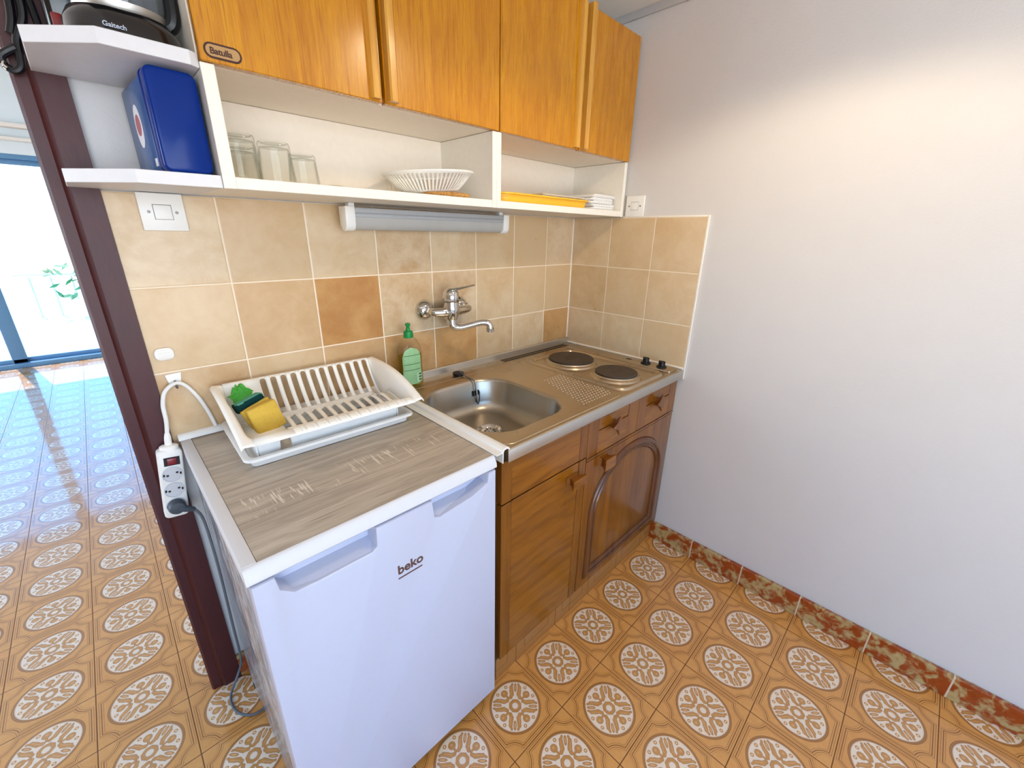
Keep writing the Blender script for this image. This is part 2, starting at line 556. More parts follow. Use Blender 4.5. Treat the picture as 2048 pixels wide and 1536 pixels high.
def tag(o, label, cat, group=None, kind=None):
    o['label'] = label; o['category'] = cat
    if group: o['group'] = group
    if kind: o['kind'] = kind
    return o
def thing(name, loc, label, cat, group=None):
    o = bpy.data.objects.new(name, None); o.empty_display_size = .05; COL.objects.link(o); o.location = loc
    return tag(o, label, cat, group)
def struct(o, label=None, cat=None):
    o['kind'] = 'structure'
    if label: o['label'] = label
    if cat: o['category'] = cat
    return o
def copy_tree(o, parent=None):
    c = o.copy(); COL.objects.link(c)
    if parent is not None: c.parent = parent
    for ch in list(o.children): copy_tree(ch, c)
    return c
def text_mesh(name, body, size, M, mat, parent, extrude=.0004, offset=0.0, shear=0.0, space=1.0):
    cu = bpy.data.curves.new(name, 'FONT'); cu.body = body; cu.size = size; cu.extrude = extrude
    cu.offset = offset; cu.shear = shear; cu.space_character = space; cu.align_x = 'LEFT'; cu.align_y = 'BOTTOM_BASELINE'
    tmp = bpy.data.objects.new(name + '_tmp', cu); COL.objects.link(tmp)
    bpy.context.view_layer.update()
    me = bpy.data.meshes.new_from_object(tmp.evaluated_get(bpy.context.evaluated_depsgraph_get()))
    bpy.data.objects.remove(tmp); bpy.data.curves.remove(cu)
    me.transform(M); me.materials.clear(); me.materials.append(MATS[mat]); me.name = name
    o = bpy.data.objects.new(name, me); COL.objects.link(o)
    if parent is not None: o.parent = parent; o.matrix_parent_inverse = parent_world(parent).inverted()
    return o
# text frame lying on a vertical plane that faces -y: text x -> world x, text y -> world z
def wall_frame(x, y, z, tilt=0.0):
    M = Matrix(((1, 0, 0, x), (0, 0, -1, y), (0, 1, 0, z), (0, 0, 0, 1)))
    return M @ Matrix.Rotation(tilt, 4, 'Z')
F_XZ = lambda a, b, d: Vector((a, d, b))      # polygon in x-z, depth along y
F_XY = lambda a, b, d: Vector((a, b, d))      # polygon in x-y, depth along z
F_YZ = lambda a, b, d: Vector((d, a, b))

# ================================================================== THE SETTING
m = MB(); m.box(-4.6, .12, -3.6, 5.06, -.06, 0); struct(m.build('floor', 'floor_tile', flat=True), 'tan floor tiles with cream ornamental medallions', 'floor')
m = MB(); m.box(.006, .12, -3.6, 5.06, 0, 2.65); struct(m.build('wall_right', 'wall_paint', flat=True), 'white roughcast wall beside the kitchen units', 'wall')
m = MB(); m.box(-1.577, .006, .008, .12, 0, 2.65); struct(m.build('wall_back', 'wall_paint', flat=True), 'white wall behind the kitchen units', 'wall')
m = MB(); m.box(-4.72, -4.6, -3.6, .3, 0, 2.65); m.box(-4.72, -4.6, 3.2, 5.06, 0, 2.65); m.box(-4.72, -4.6, .3, 3.2, 0, .3); m.box(-4.72, -4.6, .3, 3.2, 2.15, 2.65); struct(m.build('wall_left', 'room_paint', flat=True))  # unseen side wall; its window opening is added to let daylight in
# far living room wall with the wide balcony door opening
m = MB()
m.box(-4.6, -4.4, 5.0, 5.16, 0, 2.65); m.box(-1.25, .12, 5.0, 5.16, 0, 2.65); m.box(-4.4, -1.25, 5.0, 5.16, 1.955, 2.65)
struct(m.build('wall_far', 'far_paint', flat=True), 'pale wall of the far room above the balcony door', 'wall')
m = MB(); m.box(-4.6, .0, 4.90, 5.0, 2.165, 2.20, .006); m.box(-4.6, 0, 4.93, 5.0, 2.06, 2.09, .006)
struct(m.build('trim_1', 'ceiling_paint'), 'pale ledge across the far wall over the balcony door', 'trim')
# rear wall with an opening added out of view to let daylight in
m = MB()
m.box(-4.6, -4.0, -3.72, -3.6, 0, 2.65); m.box(-.6, .12, -3.72, -3.6, 0, 2.65); m.box(-4.0, -.6, -3.72, -3.6, 0, .12); m.box(-4.0, -.6, -3.72, -3.6, 2.15, 2.65)
struct(m.build('wall_rear', 'room_paint', flat=True))
m = MB(); m.box(-4.7, .12, -3.6, 5.1, 2.65, 2.72); struct(m.build('ceiling', 'ceiling_paint', flat=True), 'high white ceiling of the far room', 'ceiling')
m = MB(); m.box(-1.66, .006, -2.6, .008, 2.115, 2.64); struct(m.build('ceiling_lowered', 'ceiling_paint', flat=True), 'lowered white ceiling over the wall cabinets', 'ceiling')
m = MB(); m.box(-.004, .006, -2.6, .008, 2.090, 2.1149, .002); struct(m.build('trim_2', 'grey_plastic'), 'thin grey strip where white wall meets lowered ceiling', 'trim')

# tiled splashback panels
m = MB(); m.box(-1.577, 0, 0, .008, .80, 1.4178, .0012, 1); struct(m.build('trim_3', 'wall_tile_back'), 'beige mottled tile splashback behind the sink', 'splashback')
m = MB(); m.box(0, .006, -.6046, 0, .80, 1.4178); struct(m.build('trim_4', 'wall_tile_side', flat=True), 'beige tile splashback beside the hotplates', 'splashback')
m = MB()
m.box(-.0015, .006, -.6115, -.6046, .80, 1.4235, .0015); m.box(-.0015, .006, -.6046, -.255, 1.4178, 1.4235, .0015)
m.tube([(-.001, -.001, .868), (-.001, -.001, 1.418)], .0022, 6)
struct(m.build('trim_5', 'caulk'), 'white sealant bead along the tile edge', 'trim')
# skirting
m = MB(); m.box(-.011, .006, -3.6, -.03, 0, .0875, .002, 1); struct(m.build('baseboard_right', 'marble_skirting'), 'rust red and cream marbled skirting tiles', 'skirting')
m = MB(); m.box(-1.577, -.99, -.004, .008, 0, .085, .002, 1); struct(m.build('baseboard_back', 'marble_skirting'), 'marbled red skirting behind the fridge', 'skirting')

# dark red door post
m = MB()
poly = [(-1.577, -.006), (-1.577, .12), (-1.652, .12), (-1.652, .010), (-1.647, .004), (-1.629, .004), (-1.6235, -.001), (-1.6185, -.006)]
m.prism(poly, F_XY, 0, 2.115)
struct(m.build('trim_6', 'post_paint', angle=25), 'dark red painted door post beside the fridge', 'door post')

# balcony door
dr = bpy.data.objects.new('door_1', None); COL.objects.link(dr); dr.location = (-2.36, 5.03, 0)
struct(dr, 'blue grey glazed balcony door in the far wall', 'balcony door')
m = MB()
m.box(-4.4, -1.25, 5.0, 5.10, 1.915, 1.955, .004); m.box(-4.4, -1.25, 4.98, 5.12, 0, .045, .004)
m.box(-4.4, -4.32, 5.0, 5.1, .045, 1.915, .004); m.box(-1.33, -1.25, 5.0, 5.1, .045, 1.915, .004)
m.build('frame', 'grey_frame', dr)
for k, (xa, xb, yy) in enumerate(((-4.32, -2.29, 5.03), (-2.40, -1.33, 5.075))):
    m = MB()
    w = .10 if k == 0 else .04
    m.box(xb - w, xb, yy-.018, yy+.018, .045, 1.915, .004); m.box(xa, xa + .07, yy-.018, yy+.018, .045, 1.915, .004)
    m.box(xa, xb, yy-.018, yy+.018, .045, .085, .004); m.box(xa, xb, yy-.018, yy+.018, 1.87, 1.915, .004)
    sash = m.build('sash', 'grey_frame', dr)
    m = MB(); m.box(xa + .07, xb - w, yy-.003, yy+.003, .085, 1.87); m.build('pane', 'window_glass', sash, flat=True)
# rear window frame, invented out of view for the daylight fill
m = MB()
for a, b in ((-4.0, -3.94), (-2.33, -2.27), (-.66, -.6)): m.box(a, b, -3.69, -3.63, .12, 2.15)
m.box(-4.0, -.6, -3.69, -3.63, .12, .18); m.box(-4.0, -.6, -3.69, -3.63, 2.09, 2.15)
struct(m.build('added_window_1', 'white_plastic', flat=True))

# terrace outside
m = MB(); m.box(-9, 4, 5.16, 14.0, -.08, -.02); struct(m.build('terrace_floor', 'terrace_white', flat=True), 'sunlit white terrace beyond the balcony door', 'terrace')
rail = thing('balcony_railing', (-1.5, 8.6, -.02), 'thin grey railing out on the bright terrace', 'railing')
m = MB()
for xx in [-2.35 + .23*i for i in range(8)]: m.tube([(xx, 8.6, -.02), (xx, 8.6, .62)], .012, 8)
m.build('baluster_row', 'grey_rail', rail)
m = MB(); m.tube([(-2.5, 8.6, .62), (-.6, 8.6, .62)], .02, 8); m.build('handrail', 'grey_rail', rail)
pl = thing('potted_plant', (-1.75, 8.25, -.02), 'green leafy plant by the terrace railing', 'plant')
m = MB(); m.lathe([(.0, 0), (.13, 0), (.17, .26), (.15, .26), (.0, .24)], (-1.75, 8.25, -.02), 20); m.build('pot', 'terrace_white', pl)
m = MB()
for i in range(60):
    a = random.uniform(0, 2*PI); rr = random.uniform(.03, .42); zz = random.uniform(.28, .78)
    c = Vector((-1.75 + rr*math.cos(a), 8.25 + rr*math.sin(a)*.5, zz)); d = Vector((random.uniform(-1, 1), random.uniform(-1, 1), random.uniform(-.3, 1))).normalized()*.08
    s = d.orthogonal().normalized()*.03
    m.face([c-d, c+s, c+d, c-s])
m.build('leaves', 'leaf_green', pl, flat=True)

# ================================================================== BASE CABINETS
YF = -.592      # front face of doors
def carcass(x0, x1, par):
    m = MB(); m.box(x0, x0+.016, -.572, -.02, .10, .802); m.box(x1-.016, x1, -.572, -.02, .10, .70); m.box(x0+.016, x1-.016, -.572, -.02, .10, .116); m.box(x0+.016, x1-.016, -.03, -.02, .116, .70); m.box(x0+.016, x1-.016, -.572, -.556, .60, .802)
    m.box(x0+.005, x1-.005, -.50, -.48, 0.001, .10)
    p = MB(); p.box(x0, x1, -.575, -.562, .0005, .084, .001, 1); p.build('plinth', 'plinth_tile', par)
    return m.build('carcass', 'base_wood_trim', par, flat=True)
def framed_panel(name, x0, x1, z0, z1, sl, sr, par, line=None, rails=0):
    """flat front with two upright stiles and a cross-grained centre; thin grooves between"""
    m = MB(); g = .0012
    m.box(x0, x0+sl, YF, YF+.019, z0, z1, .0015, 1, 0)
    m.box(x1-sr, x1, YF, YF+.019, z0, z1, .0015, 1, 0)
    if line is None: m.box(x0+sl+g, x1-sr-g, YF+.001, YF+.019, z0, z1, .0015, 1, 1)
    else:
        m.box(x0+sl+g, x1-sr-g, YF+.002, YF+.019, line+.0012, z1, .0015, 1, 1)
        m.box(x0+sl+g, x1-sr-g, YF, YF+.019, z0, line-.0012, .0015, 1, 1)
    m.box(x0+.002, x1-.002, YF+.006, YF+.018, z0+.002, z1-.002, 0, 1, 2)
    return m.build(name, ['base_wood_v', 'base_wood_h', 'dark_groove'], par)
def block_pull(x0, x1, z0, z1, par):
    m = MB(); cx, cz = (x0+x1)/2, (z0+z1)/2; hx, hz = (x1-x0)/2, (z1-z0)/2
    loops = []
    for s, d in ((.80, 0), (.60, -.008), (.62, -.014), (1.0, -.030), (1.0, -.034)):
        loops.append([Vector((cx + a*hx*s, YF + d, cz + b*hz*(s if s > .7 else s+.1))) for a, b in ((-1, -1), (1, -1), (1, 1), (-1, 1))])
    m.loft(loops, True, True)
    return m.build('handle', 'base_wood_h', par, angle=20)
def star_knob(cx, cz, r, par):
    m = MB(); loops = []
    for s, d in ((.55, .004), (.50, -.008), (1.0, -.022), (.92, -.026)):
        L = []
        for k in range(32):
            a = 2*PI*k/32
            rad = r*s*(1 - .48*abs(math.sin(2*a))**.8)
            L.append(Vector((cx + rad*math.cos(a), YF + d, cz + rad*math.sin(a))))
        loops.append(L)
    m.loft(loops, True, True)
    o = m.build('knob', 'base_wood_trim', par, angle=40); o['label'] = 'star shaped dark wooden knob'; return o

bc = thing('base_cabinet', (-.806, -.3, 0), 'brown oak base cabinet under the sink beside the fridge', 'cabinet')
carcass(-.994, -.619, bc)
framed_panel('front_panel', -.993, -.6185, .672, .801, .037, .037, bc)
d1 = framed_panel('door', -.993, -.6185, .102, .667, .037, .037, bc)
block_pull(-.722, -.655, .607, .640, d1)

hc = thing('base_cabinet', (-.31, -.3, 0), 'brown oak base cabinet with arched door under the hotplates', 'cabinet')
carcass(-.617, -.006, hc)
dA = framed_panel('drawer', -.6155, -.307, .662, .801, .058, .068, hc, .746); dA['label'] = 'oak drawer front next to the sink cabinet'
star_knob(-.470, .745, .036, dA)
dB = framed_panel('drawer', -.303, -.006, .662, .801, .055, .055, hc, .746); dB['label'] = 'oak drawer front next to the white wall'
star_knob(-.170, .745, .036, dB)
m = MB(); m.box(-.6155, -.006, YF-.002, YF+.018, .652, .660, .002); m.build('rail', 'base_wood_trim', hc)
m = MB(); m.box(-.6155, -.006, YF, YF+.019, .102, .649, .003)
d2 = m.build('door', 'base_wood_v', hc)
# arched moulding
path = []
x0, x1, zb, zs, zt = -.556, -.080, .158, .420, .604
for i in range(13): path.append((x0 + (x1-x0)*i/12, zb))
for i in range(1, 9): path.append((x1, zb + (zs-zb)*i/8))
cx = (x0+x1)/2
for i in range(1, 40):
    a = PI*i/40; path.append((cx + (x1-cx)*math.cos(a), zs + (zt-zs)*math.sin(a)))
for i in range(0, 8): path.append((x0, zs - (zs-zb)*i/8))
prof = [(-.019, 0), (-.016, .006), (-.010, .009), (-.006, .004), (0, .004), (.004, .010), (.011, .011), (.017, .006), (.019, 0)]
def sweep_flat(mb, path, prof, y, mi=0):
    N = len(path); loops = []
    for i, (px, pz) in enumerate(path):
        a = Vector(path[i-1]); b = Vector(path[(i+1) % N]); p = Vector((px, pz))
        d1_ = (p-a).normalized(); d2_ = (b-p).normalized(); d = (d1_+d2_).normalized()
        n = Vector((d.y, -d.x)); k = 1/max(.6, n.dot(Vector((d2_.y, -d2_.x))))
        loops.append([Vector((px + n.x*o*k, y - h, pz + n.y*o*k)) for o, h in prof])
    loops.append(loops[0])
    mb.loft(loops, closed=False, mi=mi)
m = MB(); sweep_flat(m, path, prof, YF)
for o_ in (-.0205, .0205, .002): sweep_flat(m, path, [(o_-.0016, .0002 if abs(o_) > .01 else .0045), (o_-.001, .0008 if abs(o_) > .01 else .0062), (o_+.001, .0008 if abs(o_) > .01 else .0062), (o_+.0016, .0002 if abs(o_) > .01 else .0045)], YF, 1)
m.build('arch_moulding', ['moulding_wood', 'dark_groove'], d2, angle=50)
block_pull(-.549, -.489, .604, .646, d2)

# ================================================================== STEEL WORKTOP (sink + hotplates, one pressing)
wt = thing('steel_worktop', (-.49, -.3, .807), 'stainless steel sink and hotplate worktop on the oak cabinets', 'worktop')
ZC = .842
OX0, OX1, OY0, OY1 = -.986, -.001, -.607, -.0005
SC = Vector((-.7985, -.3375))
def ray_rect(a, x0, x1, y0, y1, r=0):
    """point at angle a on a (rounded) rectangle seen from SC"""
    d = Vector((math.cos(a), math.sin(a)))
    lo, hi = 0, 3
    def inside(p):
        if not (x0 <= p.x <= x1 and y0 <= p.y <= y1): return False
        if r:
            qx = max(x0+r-p.x, p.x-x1+r, 0); qy = max(y0+r-p.y, p.y-y1+r, 0)
            if qx > 0 and qy > 0 and qx*qx+qy*qy > r*r: return False
        return True
    for _ in range(40):
        mid = (lo+hi)/2
        if inside(SC + d*mid): lo = mid
        else: hi = mid
    return SC + d*lo
angs = sorted([2*PI*i/96 for i in range(96)] + [math.atan2(y-SC.y, x-SC.x) % (2*PI) for x in (OX0, OX1) for y in (OY0, OY1)])
def lp(z, x0, x1, y0, y1, r=0): return [Vector((*ray_rect(a, x0, x1, y0, y1, r), z)) for a in angs]
SX0, SX1, SY0, SY1 = -.972, -.625, -.535, -.140
def sk(z, i, r): return lp(z, SX0+i, SX1-i, SY0+i, SY1-i, r)
m = MB()
m.loft([lp(.807, OX0, OX1, OY0, OY1), lp(ZC-.004, OX0, OX1, OY0, OY1), lp(ZC, OX0+.003, OX1-.003, OY0+.003, OY1-.003), sk(ZC, -.010, .115), sk(ZC-.002, -.004, .11)], mi=0)
m.build('top_sheet', ['steel'], wt, angle=30)
DR = Vector((-.775, -.30))
m = MB()
loops = [sk(ZC-.002, -.004, .11), sk(ZC-.006, 0, .11), sk(ZC-.012, .003, .108), sk(.76, .010, .102), sk(.738, .017, .096), sk(.726, .030, .085), sk(.720, .052, .065)]
loops.append([Vector((DR.x + .042*math.cos(a), DR.y + .042*math.sin(a), .716)) for a in angs])
m.loft(loops)
m.build('sink_bowl', 'steel_sink', wt, angle=60)
m = MB()
m.lathe([(.045, .7175), (.040, .7195), (.034, .716), (.030, .712), (0.0005, .711)], (DR.x, DR.y, 0), 28)
for k in range(8):
    a = 2*PI*k/8; m.box(-.004, .004, -.0015, .0015, .7112, .7125, 0, 1, 1)
    for v in list(m.bm.verts)[-8:]:
        v.co = Matrix.Rotation(a, 4, 'Z') @ (v.co + Vector((.017, 0, 0))) + Vector((DR.x, DR.y, 0))
m.lathe([(.006, .7115), (.006, .7155), (.0005, .7165)], (DR.x, DR.y, 0), 12)
dd = m.build('drain', ['chrome', 'hole'], wt); dd['label'] = 'round chrome drain strainer'
# overflow slots on the rear wall of the bowl
m = MB()
for k in range(5):
    xx = -.725 + k*.011
    m.box(xx-.0028, xx+.0028, -.1535, -.148, .782 + .000, .803, .002)
m.build('overflow_slots', 'hole', wt)
# upstand along the tiles
m = MB(); m.prism([(0, ZC-.001), (-.012, ZC-.001), (-.0105, .864), (-.007, .868), (0, .868)], lambda a, b, d: Vector((d, a, b)), OX0, -.0015); m.build('upstand', 'steel_edge', wt)
m = MB(); m.box(OX0, OX1, -.6085, -.6060, .806, ZC-.0015, .001); fe = m.build('front_edge', 'steel_edge', wt); fe['label'] = 'bright folded steel front edge'
# vent grille
m = MB(); m.box(-.485, -.05, -.066, -.018, ZC-.0005, ZC+.0015, .001, 1, 0)
for k in range(58):
    xx = -.478 + k*.0073
    m.box(xx, xx+.0042, -.040, -.024, ZC+.0010, ZC+.0019, 0, 1, 1); m.box(xx, xx+.0042, -.060, -.044, ZC+.0010, ZC+.0019, 0, 1, 1)
m.build('vent_grille', ['steel', 'hole'], wt)
# raised dots of the draining patch
m = MB()
for j in range(17):
    for i in range(11):
        t = j/16; xx = -.524 - t*.078 + i*.0146 + (.0073 if j % 2 else 0); yy = -.320 - t*.234
        if xx > -.432: continue
        m.lathe([(.0027, ZC-.0002), (.0022, ZC+.0012), (.0004, ZC+.0019)], (xx, yy, 0), 8, cap1=True)
m.build('draining_dots', 'dot_steel', wt)
# pressed rim round the hotplates
def ridge(x0, x1, y0, y1, r, w, h, name):
    m = MB(); P = rrect(x0, x1, y0, y1, r, 8); N = len(P); loops = []
    pr = [(-w/2, 0), (-w*.34, h*.55), (-w*.16, h*.95), (w*.16, h*.95), (w*.34, h*.55), (w/2, 0)]
    for i, p in enumerate(P):
        a, b = Vector(P[i-1]), Vector(P[(i+1) % N]); d = (b-a).normalized(); n = Vector((d.y, -d.x))
        loops.append([Vector((p[0]+n.x*o, p[1]+n.y*o, ZC + hh - .0003)) for o, hh in pr])
    loops.append(loops[0]); m.loft(loops, closed=False)
    return m.build(name, 'steel', wt, angle=60)
ridge(-.405, -.118, -.578, -.118, .035, .020, .0095, 'hob_rim')
ridge(-.975, -.43, -.590, -.085, .03, .007, .0022, 'bowl_rim')
m = MB(); m.prism(rrect(-.092, -.018, -.592, -.075, .012, 4), F_XY, ZC-.0005, ZC+.006, .003); m.build('control_panel', 'steel', wt)
m = MB(); m.box(-.062, -.046, -.400, -.376, ZC+.0055, ZC+.0066); m.build('indicator', 'black_plastic', wt)
for (hx, hy, hr, lab) in ((-.268, -.240, .094, 'large dark cast iron hotplate at the back'), (-.283, -.468, .080, 'smaller dark cast iron hotplate at the front')):
    m = MB()
    m.lathe([(hr+.016, ZC), (hr+.012, ZC+.006), (hr+.004, ZC+.009), (hr+.001, ZC+.014), (hr, ZC+.014)], (hx, hy, 0), 48, mi=1)
    m.lathe([(hr-.001, ZC+.008), (hr, ZC+.019), (hr-.003, ZC+.0215), (hr*.32, ZC+.0205), (hr*.30, ZC+.0190), (hr*.27, ZC+.0190), (hr*.25, ZC+.0204), (.0006, ZC+.0204)], (hx, hy, 0), 48)
    o = m.build('hotplate', ['hotplate', 'steel'], wt, angle=30); o['label'] = lab
for (kx, ky) in ((-.060, -.470), (-.060, -.540)):
    m = MB()
    m.lathe([(.0005, ZC+.006), (.020, ZC+.006), (.0205, ZC+.010), (.018, ZC+.0125), (.013, ZC+.014), (.0125, ZC+.029), (.0105, ZC+.031), (.0005, ZC+.0312)], (kx, ky, 0), 24)
    m.box(kx-.003, kx+.003, ky-.0135, ky+.0135, ZC+.012, ZC+.0325, .001)
    o = m.build('knob', 'black_plastic', wt, angle=40); o['label'] = 'black round hotplate knob'
m = MB(); m.tube([(-.003, -.012, ZC+.003), (-.003, -.604, ZC+.003)], .0055, 8); m.build('sealant', 'caulk', wt)

# sink plug with ball chain
sp = thing('sink_plug', (-.728, -.062, ZC), 'black rubber sink plug with chain lying behind the sink bowl', 'plug')
m = MB(); m.lathe([(.0005, ZC), (.019, ZC), (.0205, ZC+.004), (.0215, ZC+.010), (.019, ZC+.0125), (.0005, ZC+.0125)], (-.728, -.066, 0), 24); m.build('stopper', 'black_plastic', sp, angle=40)
m = MB(); m.tube([(-.728, -.066, ZC+.012), (-.727, -.072, ZC+.018), (-.724, -.085, ZC+.012), (-.722, -.11, ZC+.004), (-.721, -.135, ZC+.0025), (-.719, -.150, ZC-.004), (-.717, -.157, .80), (-.714, -.158, .765), (-.708, -.158, .750), (-.702, -.158, .765), (-.701, -.157, .795), (-.703, -.154, .80)], .0013, 6, sm=8)
ch = smooth([(-.727, -.072, ZC+.018), (-.724, -.085, ZC+.012), (-.722, -.11, ZC+.004), (-.721, -.135, ZC+.0025), (-.719, -.150, ZC-.004), (-.717, -.157, .80), (-.714, -.158, .765), (-.708, -.158, .750), (-.702, -.158, .765), (-.701, -.157, .795)], 7)
for p in ch: m.sphere(p, .0021, n=6)
m.build('chain', 'cord_grey', sp)

# ================================================================== FRIDGE
fr = thing('refrigerator', (-1.295, -.3, 0), 'white under-counter fridge with grey oak effect top', 'fridge')
m = MB(); m.box(-1.556, -1.033, -.550, -.035, .022, .802, .004); fb = m.build('body', 'fridge_side', fr); fb['label'] = 'grey fridge side panel with marbled film'
m = MB()
DY0, DY1 = -.612, -.556
N1, N2 = (-1.520, -1.345), (-1.215, -1.055)
out = [(-1.5595, .036), (-1.0315, .036), (-1.0315, .806), (N2[1], .806), (N2[1]-.004, .782), (N2[1]-.05, .766), (N2[0]+.018, .757), (N2[0]+.004, .762), (N2[0], .806),
       (N1[1], .806), (N1[1]-.002, .764), (N1[1]-.012, .757), (N1[0]+.06, .757), (N1[0]+.02, .760), (N1[0], .778), (N1[0]-.004, .806), (-1.5595, .806)]
m.prism(out, F_XZ, DY0, DY1, .004)
for a, b in (N1, N2): m.box(a-.006, b+.004, -.574, DY1, .752, .805)
for a, b in (N1, N2): m.prism([(-.574, .752), (-.574, .770), (-.606, .757)], F_YZ, a, b)
door = m.build('door', 'fridge_white', fr, angle=40)
m = MB(); m.box(-1.555, -1.036, -.557, -.549, .036, .800); m.build('door_seal', 'grey_plastic', door)
text_mesh('logo', 'beko', .031, wall_frame(-1.3095, DY0-.0002, .668, .0), 'logo_brown', door, offset=.0007)
m = MB(); m.prism([(-1.309, .6555), (-1.251, .6555), (-1.2505, .6585), (-1.309, .6585)], F_XZ, DY0-.0007, DY0+.001); m.build('logo_underline', 'logo_brown', door, flat=True)
m = MB(); m.box(-1.541, -1.0275, -.596, -.012, .806, .840, .001); m.build('top_panel', 'greyoak', fr)
m = MB()
m.prism([(-.5965, .840), (-.600, .8395), (-.6035, .836), (-.6095, .822), (-.6105, .813), (-.607, .809), (-.5965, .809)], F_YZ, -1.5640, -1.0275)
m.box(-1.5640, -1.5415, -.5965, -.012, .806, .8408, .0015, 2)
m.build('top_frame', 'lip_white', fr, angle=40)
for a in (-1.54, -1.05):
    for b in (-.53, -.07):
        m = MB(); m.lathe([(.0005, 0), (.018, 0), (.018, .012), (.012, .024), (.0005, .024)], (a, b, 0), 16); m.build('foot', 'black_plastic', fr)
# white joint profile between fridge and worktop
m = MB()
m.prism([(-1.0270, .8405), (-1.0270, .8425), (-1.008, .8435), (-1.006, .8485), (-1.0005, .8525), (-.993, .8535), (-.985, .8505), (-.982, .8435), (-.9835, .8425), (-.987, .8468), (-.993, .8488), (-1.000, .8475), (-1.0035, .8430), (-1.0042, .812), (-1.0062, .812), (-1.0064, .8405)], lambda a, b, d: Vector((a, d, b)), -.609, -.014)
tag(m.build('joint_strip', 'white_plastic', angle=30), 'white plastic joint strip between fridge top and steel worktop', 'strip')
m = MB(); m.prism([(0, .8412), (-.014, .8412), (-.013, .847), (-.009, .853), (-.003, .856), (0, .856)], F_YZ, -1.566, -.988)
tag(m.build('edge_strip', 'white_plastic', angle=30), 'white rounded edge strip along tiles behind the fridge top', 'strip')

# ================================================================== WALL CABINETS
def wall_cabinet(x0, x1, xm, label, logo):
    t = thing('wall_cabinet', ((x0+x1)/2, -.12, 1.622), label, 'cabinet')
    m = MB(); th = .016
    m.box(x0, x0+th, -.240, .006, 1.6225, 2.03); m.box(x1-th, x1, -.240, .006, 1.6225, 2.03)
    m.box(x0+th, x1-th, -.240, .006, 1.6225, 1.6385); m.box(x0+th, x1-th, -.240, .006, 2.014, 2.03); m.box(x0+th, x1-th, -.004, .006, 1.6385, 2.014)
    m.build('carcass', 'cream_laminate', t, flat=True)
    dz0, dz1 = 1.6225, 2.028
    g = .004
    m = MB(); m.box(x0+.0015, xm-g, -.262, -.2415, dz0, dz1, .0015, 1); dl = m.build('door', 'upper_wood', t)
    m = MB(); m.prism([(xm-.034, -.262), (xm-.033, -.268), (xm-.030, -.275), (xm-.016, -.2765), (xm-.012, -.271), (xm-.0115, -.262)], F_XY, dz0+.004, dz1); m.build('handle', 'upper_wood_edge', dl, angle=30)
    m = MB(); m.box(xm+g, x1-.0015, -.262, -.2415, dz0, dz1, .0015, 1); d2 = m.build('door', 'upper_wood', t)
    m = MB(); m.prism([(xm+.0065, -.262), (xm+.0065, -.280), (xm+.010, -.284), (xm+.024, -.284), (xm+.029, -.278), (xm+.030, -.262)], F_XY, dz0+.003, dz1); m.build('handle', 'upper_wood_edge', d2, angle=30)
    if logo:
        px, pz = x0+.0085, 1.6285
        m = MB(); m.prism(rrect(px, px+.058, pz, pz+.0235, .0115, 8), F_XZ, -.2632, -.261); lg = m.build('logo_badge', 'logo_dark', dl, flat=True)
        m = MB(); m.prism(rrect(px+.003, px+.055, pz+.003, pz+.0205, .0085, 8), F_XZ, -.2636, -.262); m.build('badge_face', 'logo_plate', lg, flat=True)
        text_mesh('badge_text', 'Batulla', .0135, wall_frame(px+.0085, -.2637, pz+.0068), 'logo_dark', lg, offset=.0003, space=.95)
    return t
wall_cabinet(-1.4095, -.7035, -1.062, 'double door orange wood wall cabinet with small maker badge', True)
wall_cabinet(-.7025, -.0045, -.334, 'double door orange wood wall cabinet against the white wall', False)

# ================================================================== OPEN SHELVES
def open_shelf(x0, x1, label, pl_, pr_):
    t = thing('wall_shelf', ((x0+x1)/2, -.12, 1.42), label, 'shelf')
    m = MB(); m.box(x0+pl_, x1-pr_, -.255, -.003, 1.4205, 1.4415, .001, 1); m.build('bottom_board', 'white_laminate', t)
    m = MB(); m.box(x0, x0+pl_, -.256, -.001, 1.4200, 1.6215, .001, 1); m.build('side_panel', 'white_laminate', t)
    m = MB(); m.box(x1-pr_, x1, -.256, -.001, 1.4200, 1.6215, .001, 1); m.build('side_panel', 'white_laminate', t)
    m = MB(); m.box(x0+pl_, x1-pr_, -.003, .007, 1.4205, 1.6215); m.build('back_panel', 'cream_laminate', t)
    return t
shA = open_shelf(-1.4095, -.7085, 'long open white shelf holding the drinking glasses', .022, .017)
shB = open_shelf(-.7080, -.0045, 'open white shelf holding the yellow tray', .017, .018)
m = MB(); m.sphere((-.7255, -.125, 1.513), .005, (.6, 1, 1.3), 10); m.build('peg', 'white_laminate', shA)
m = MB(); m.tube([(-.0223, -.135, 1.497), (-.0235, -.135, 1.497)], .0032, 10); m.build('peg_hole', 'hole', shB)

cs = thing('corner_shelf', (-1.52, -.12, 1.42), 'white two-tier end shelf with cut corners by door post', 'shelf')
def board(name, pts, z0, z1): m = MB(); m.prism(pts, F_XY, z0, z1, .0008, seg=1); return m.build(name, 'end_shelf_white', cs)
board('lower_board', [(-1.4105, -.0065), (-1.4105, -.252), (-1.534, -.240), (-1.6235, -.132), (-1.6235, -.0065)], 1.4200, 1.4420)
board('upper_board', [(-1.4105, -.0065), (-1.4105, -.252), (-1.4235, -.262), (-1.540, -.264), (-1.6225, -.182), (-1.6225, -.0065)], 1.6110, 1.6330)

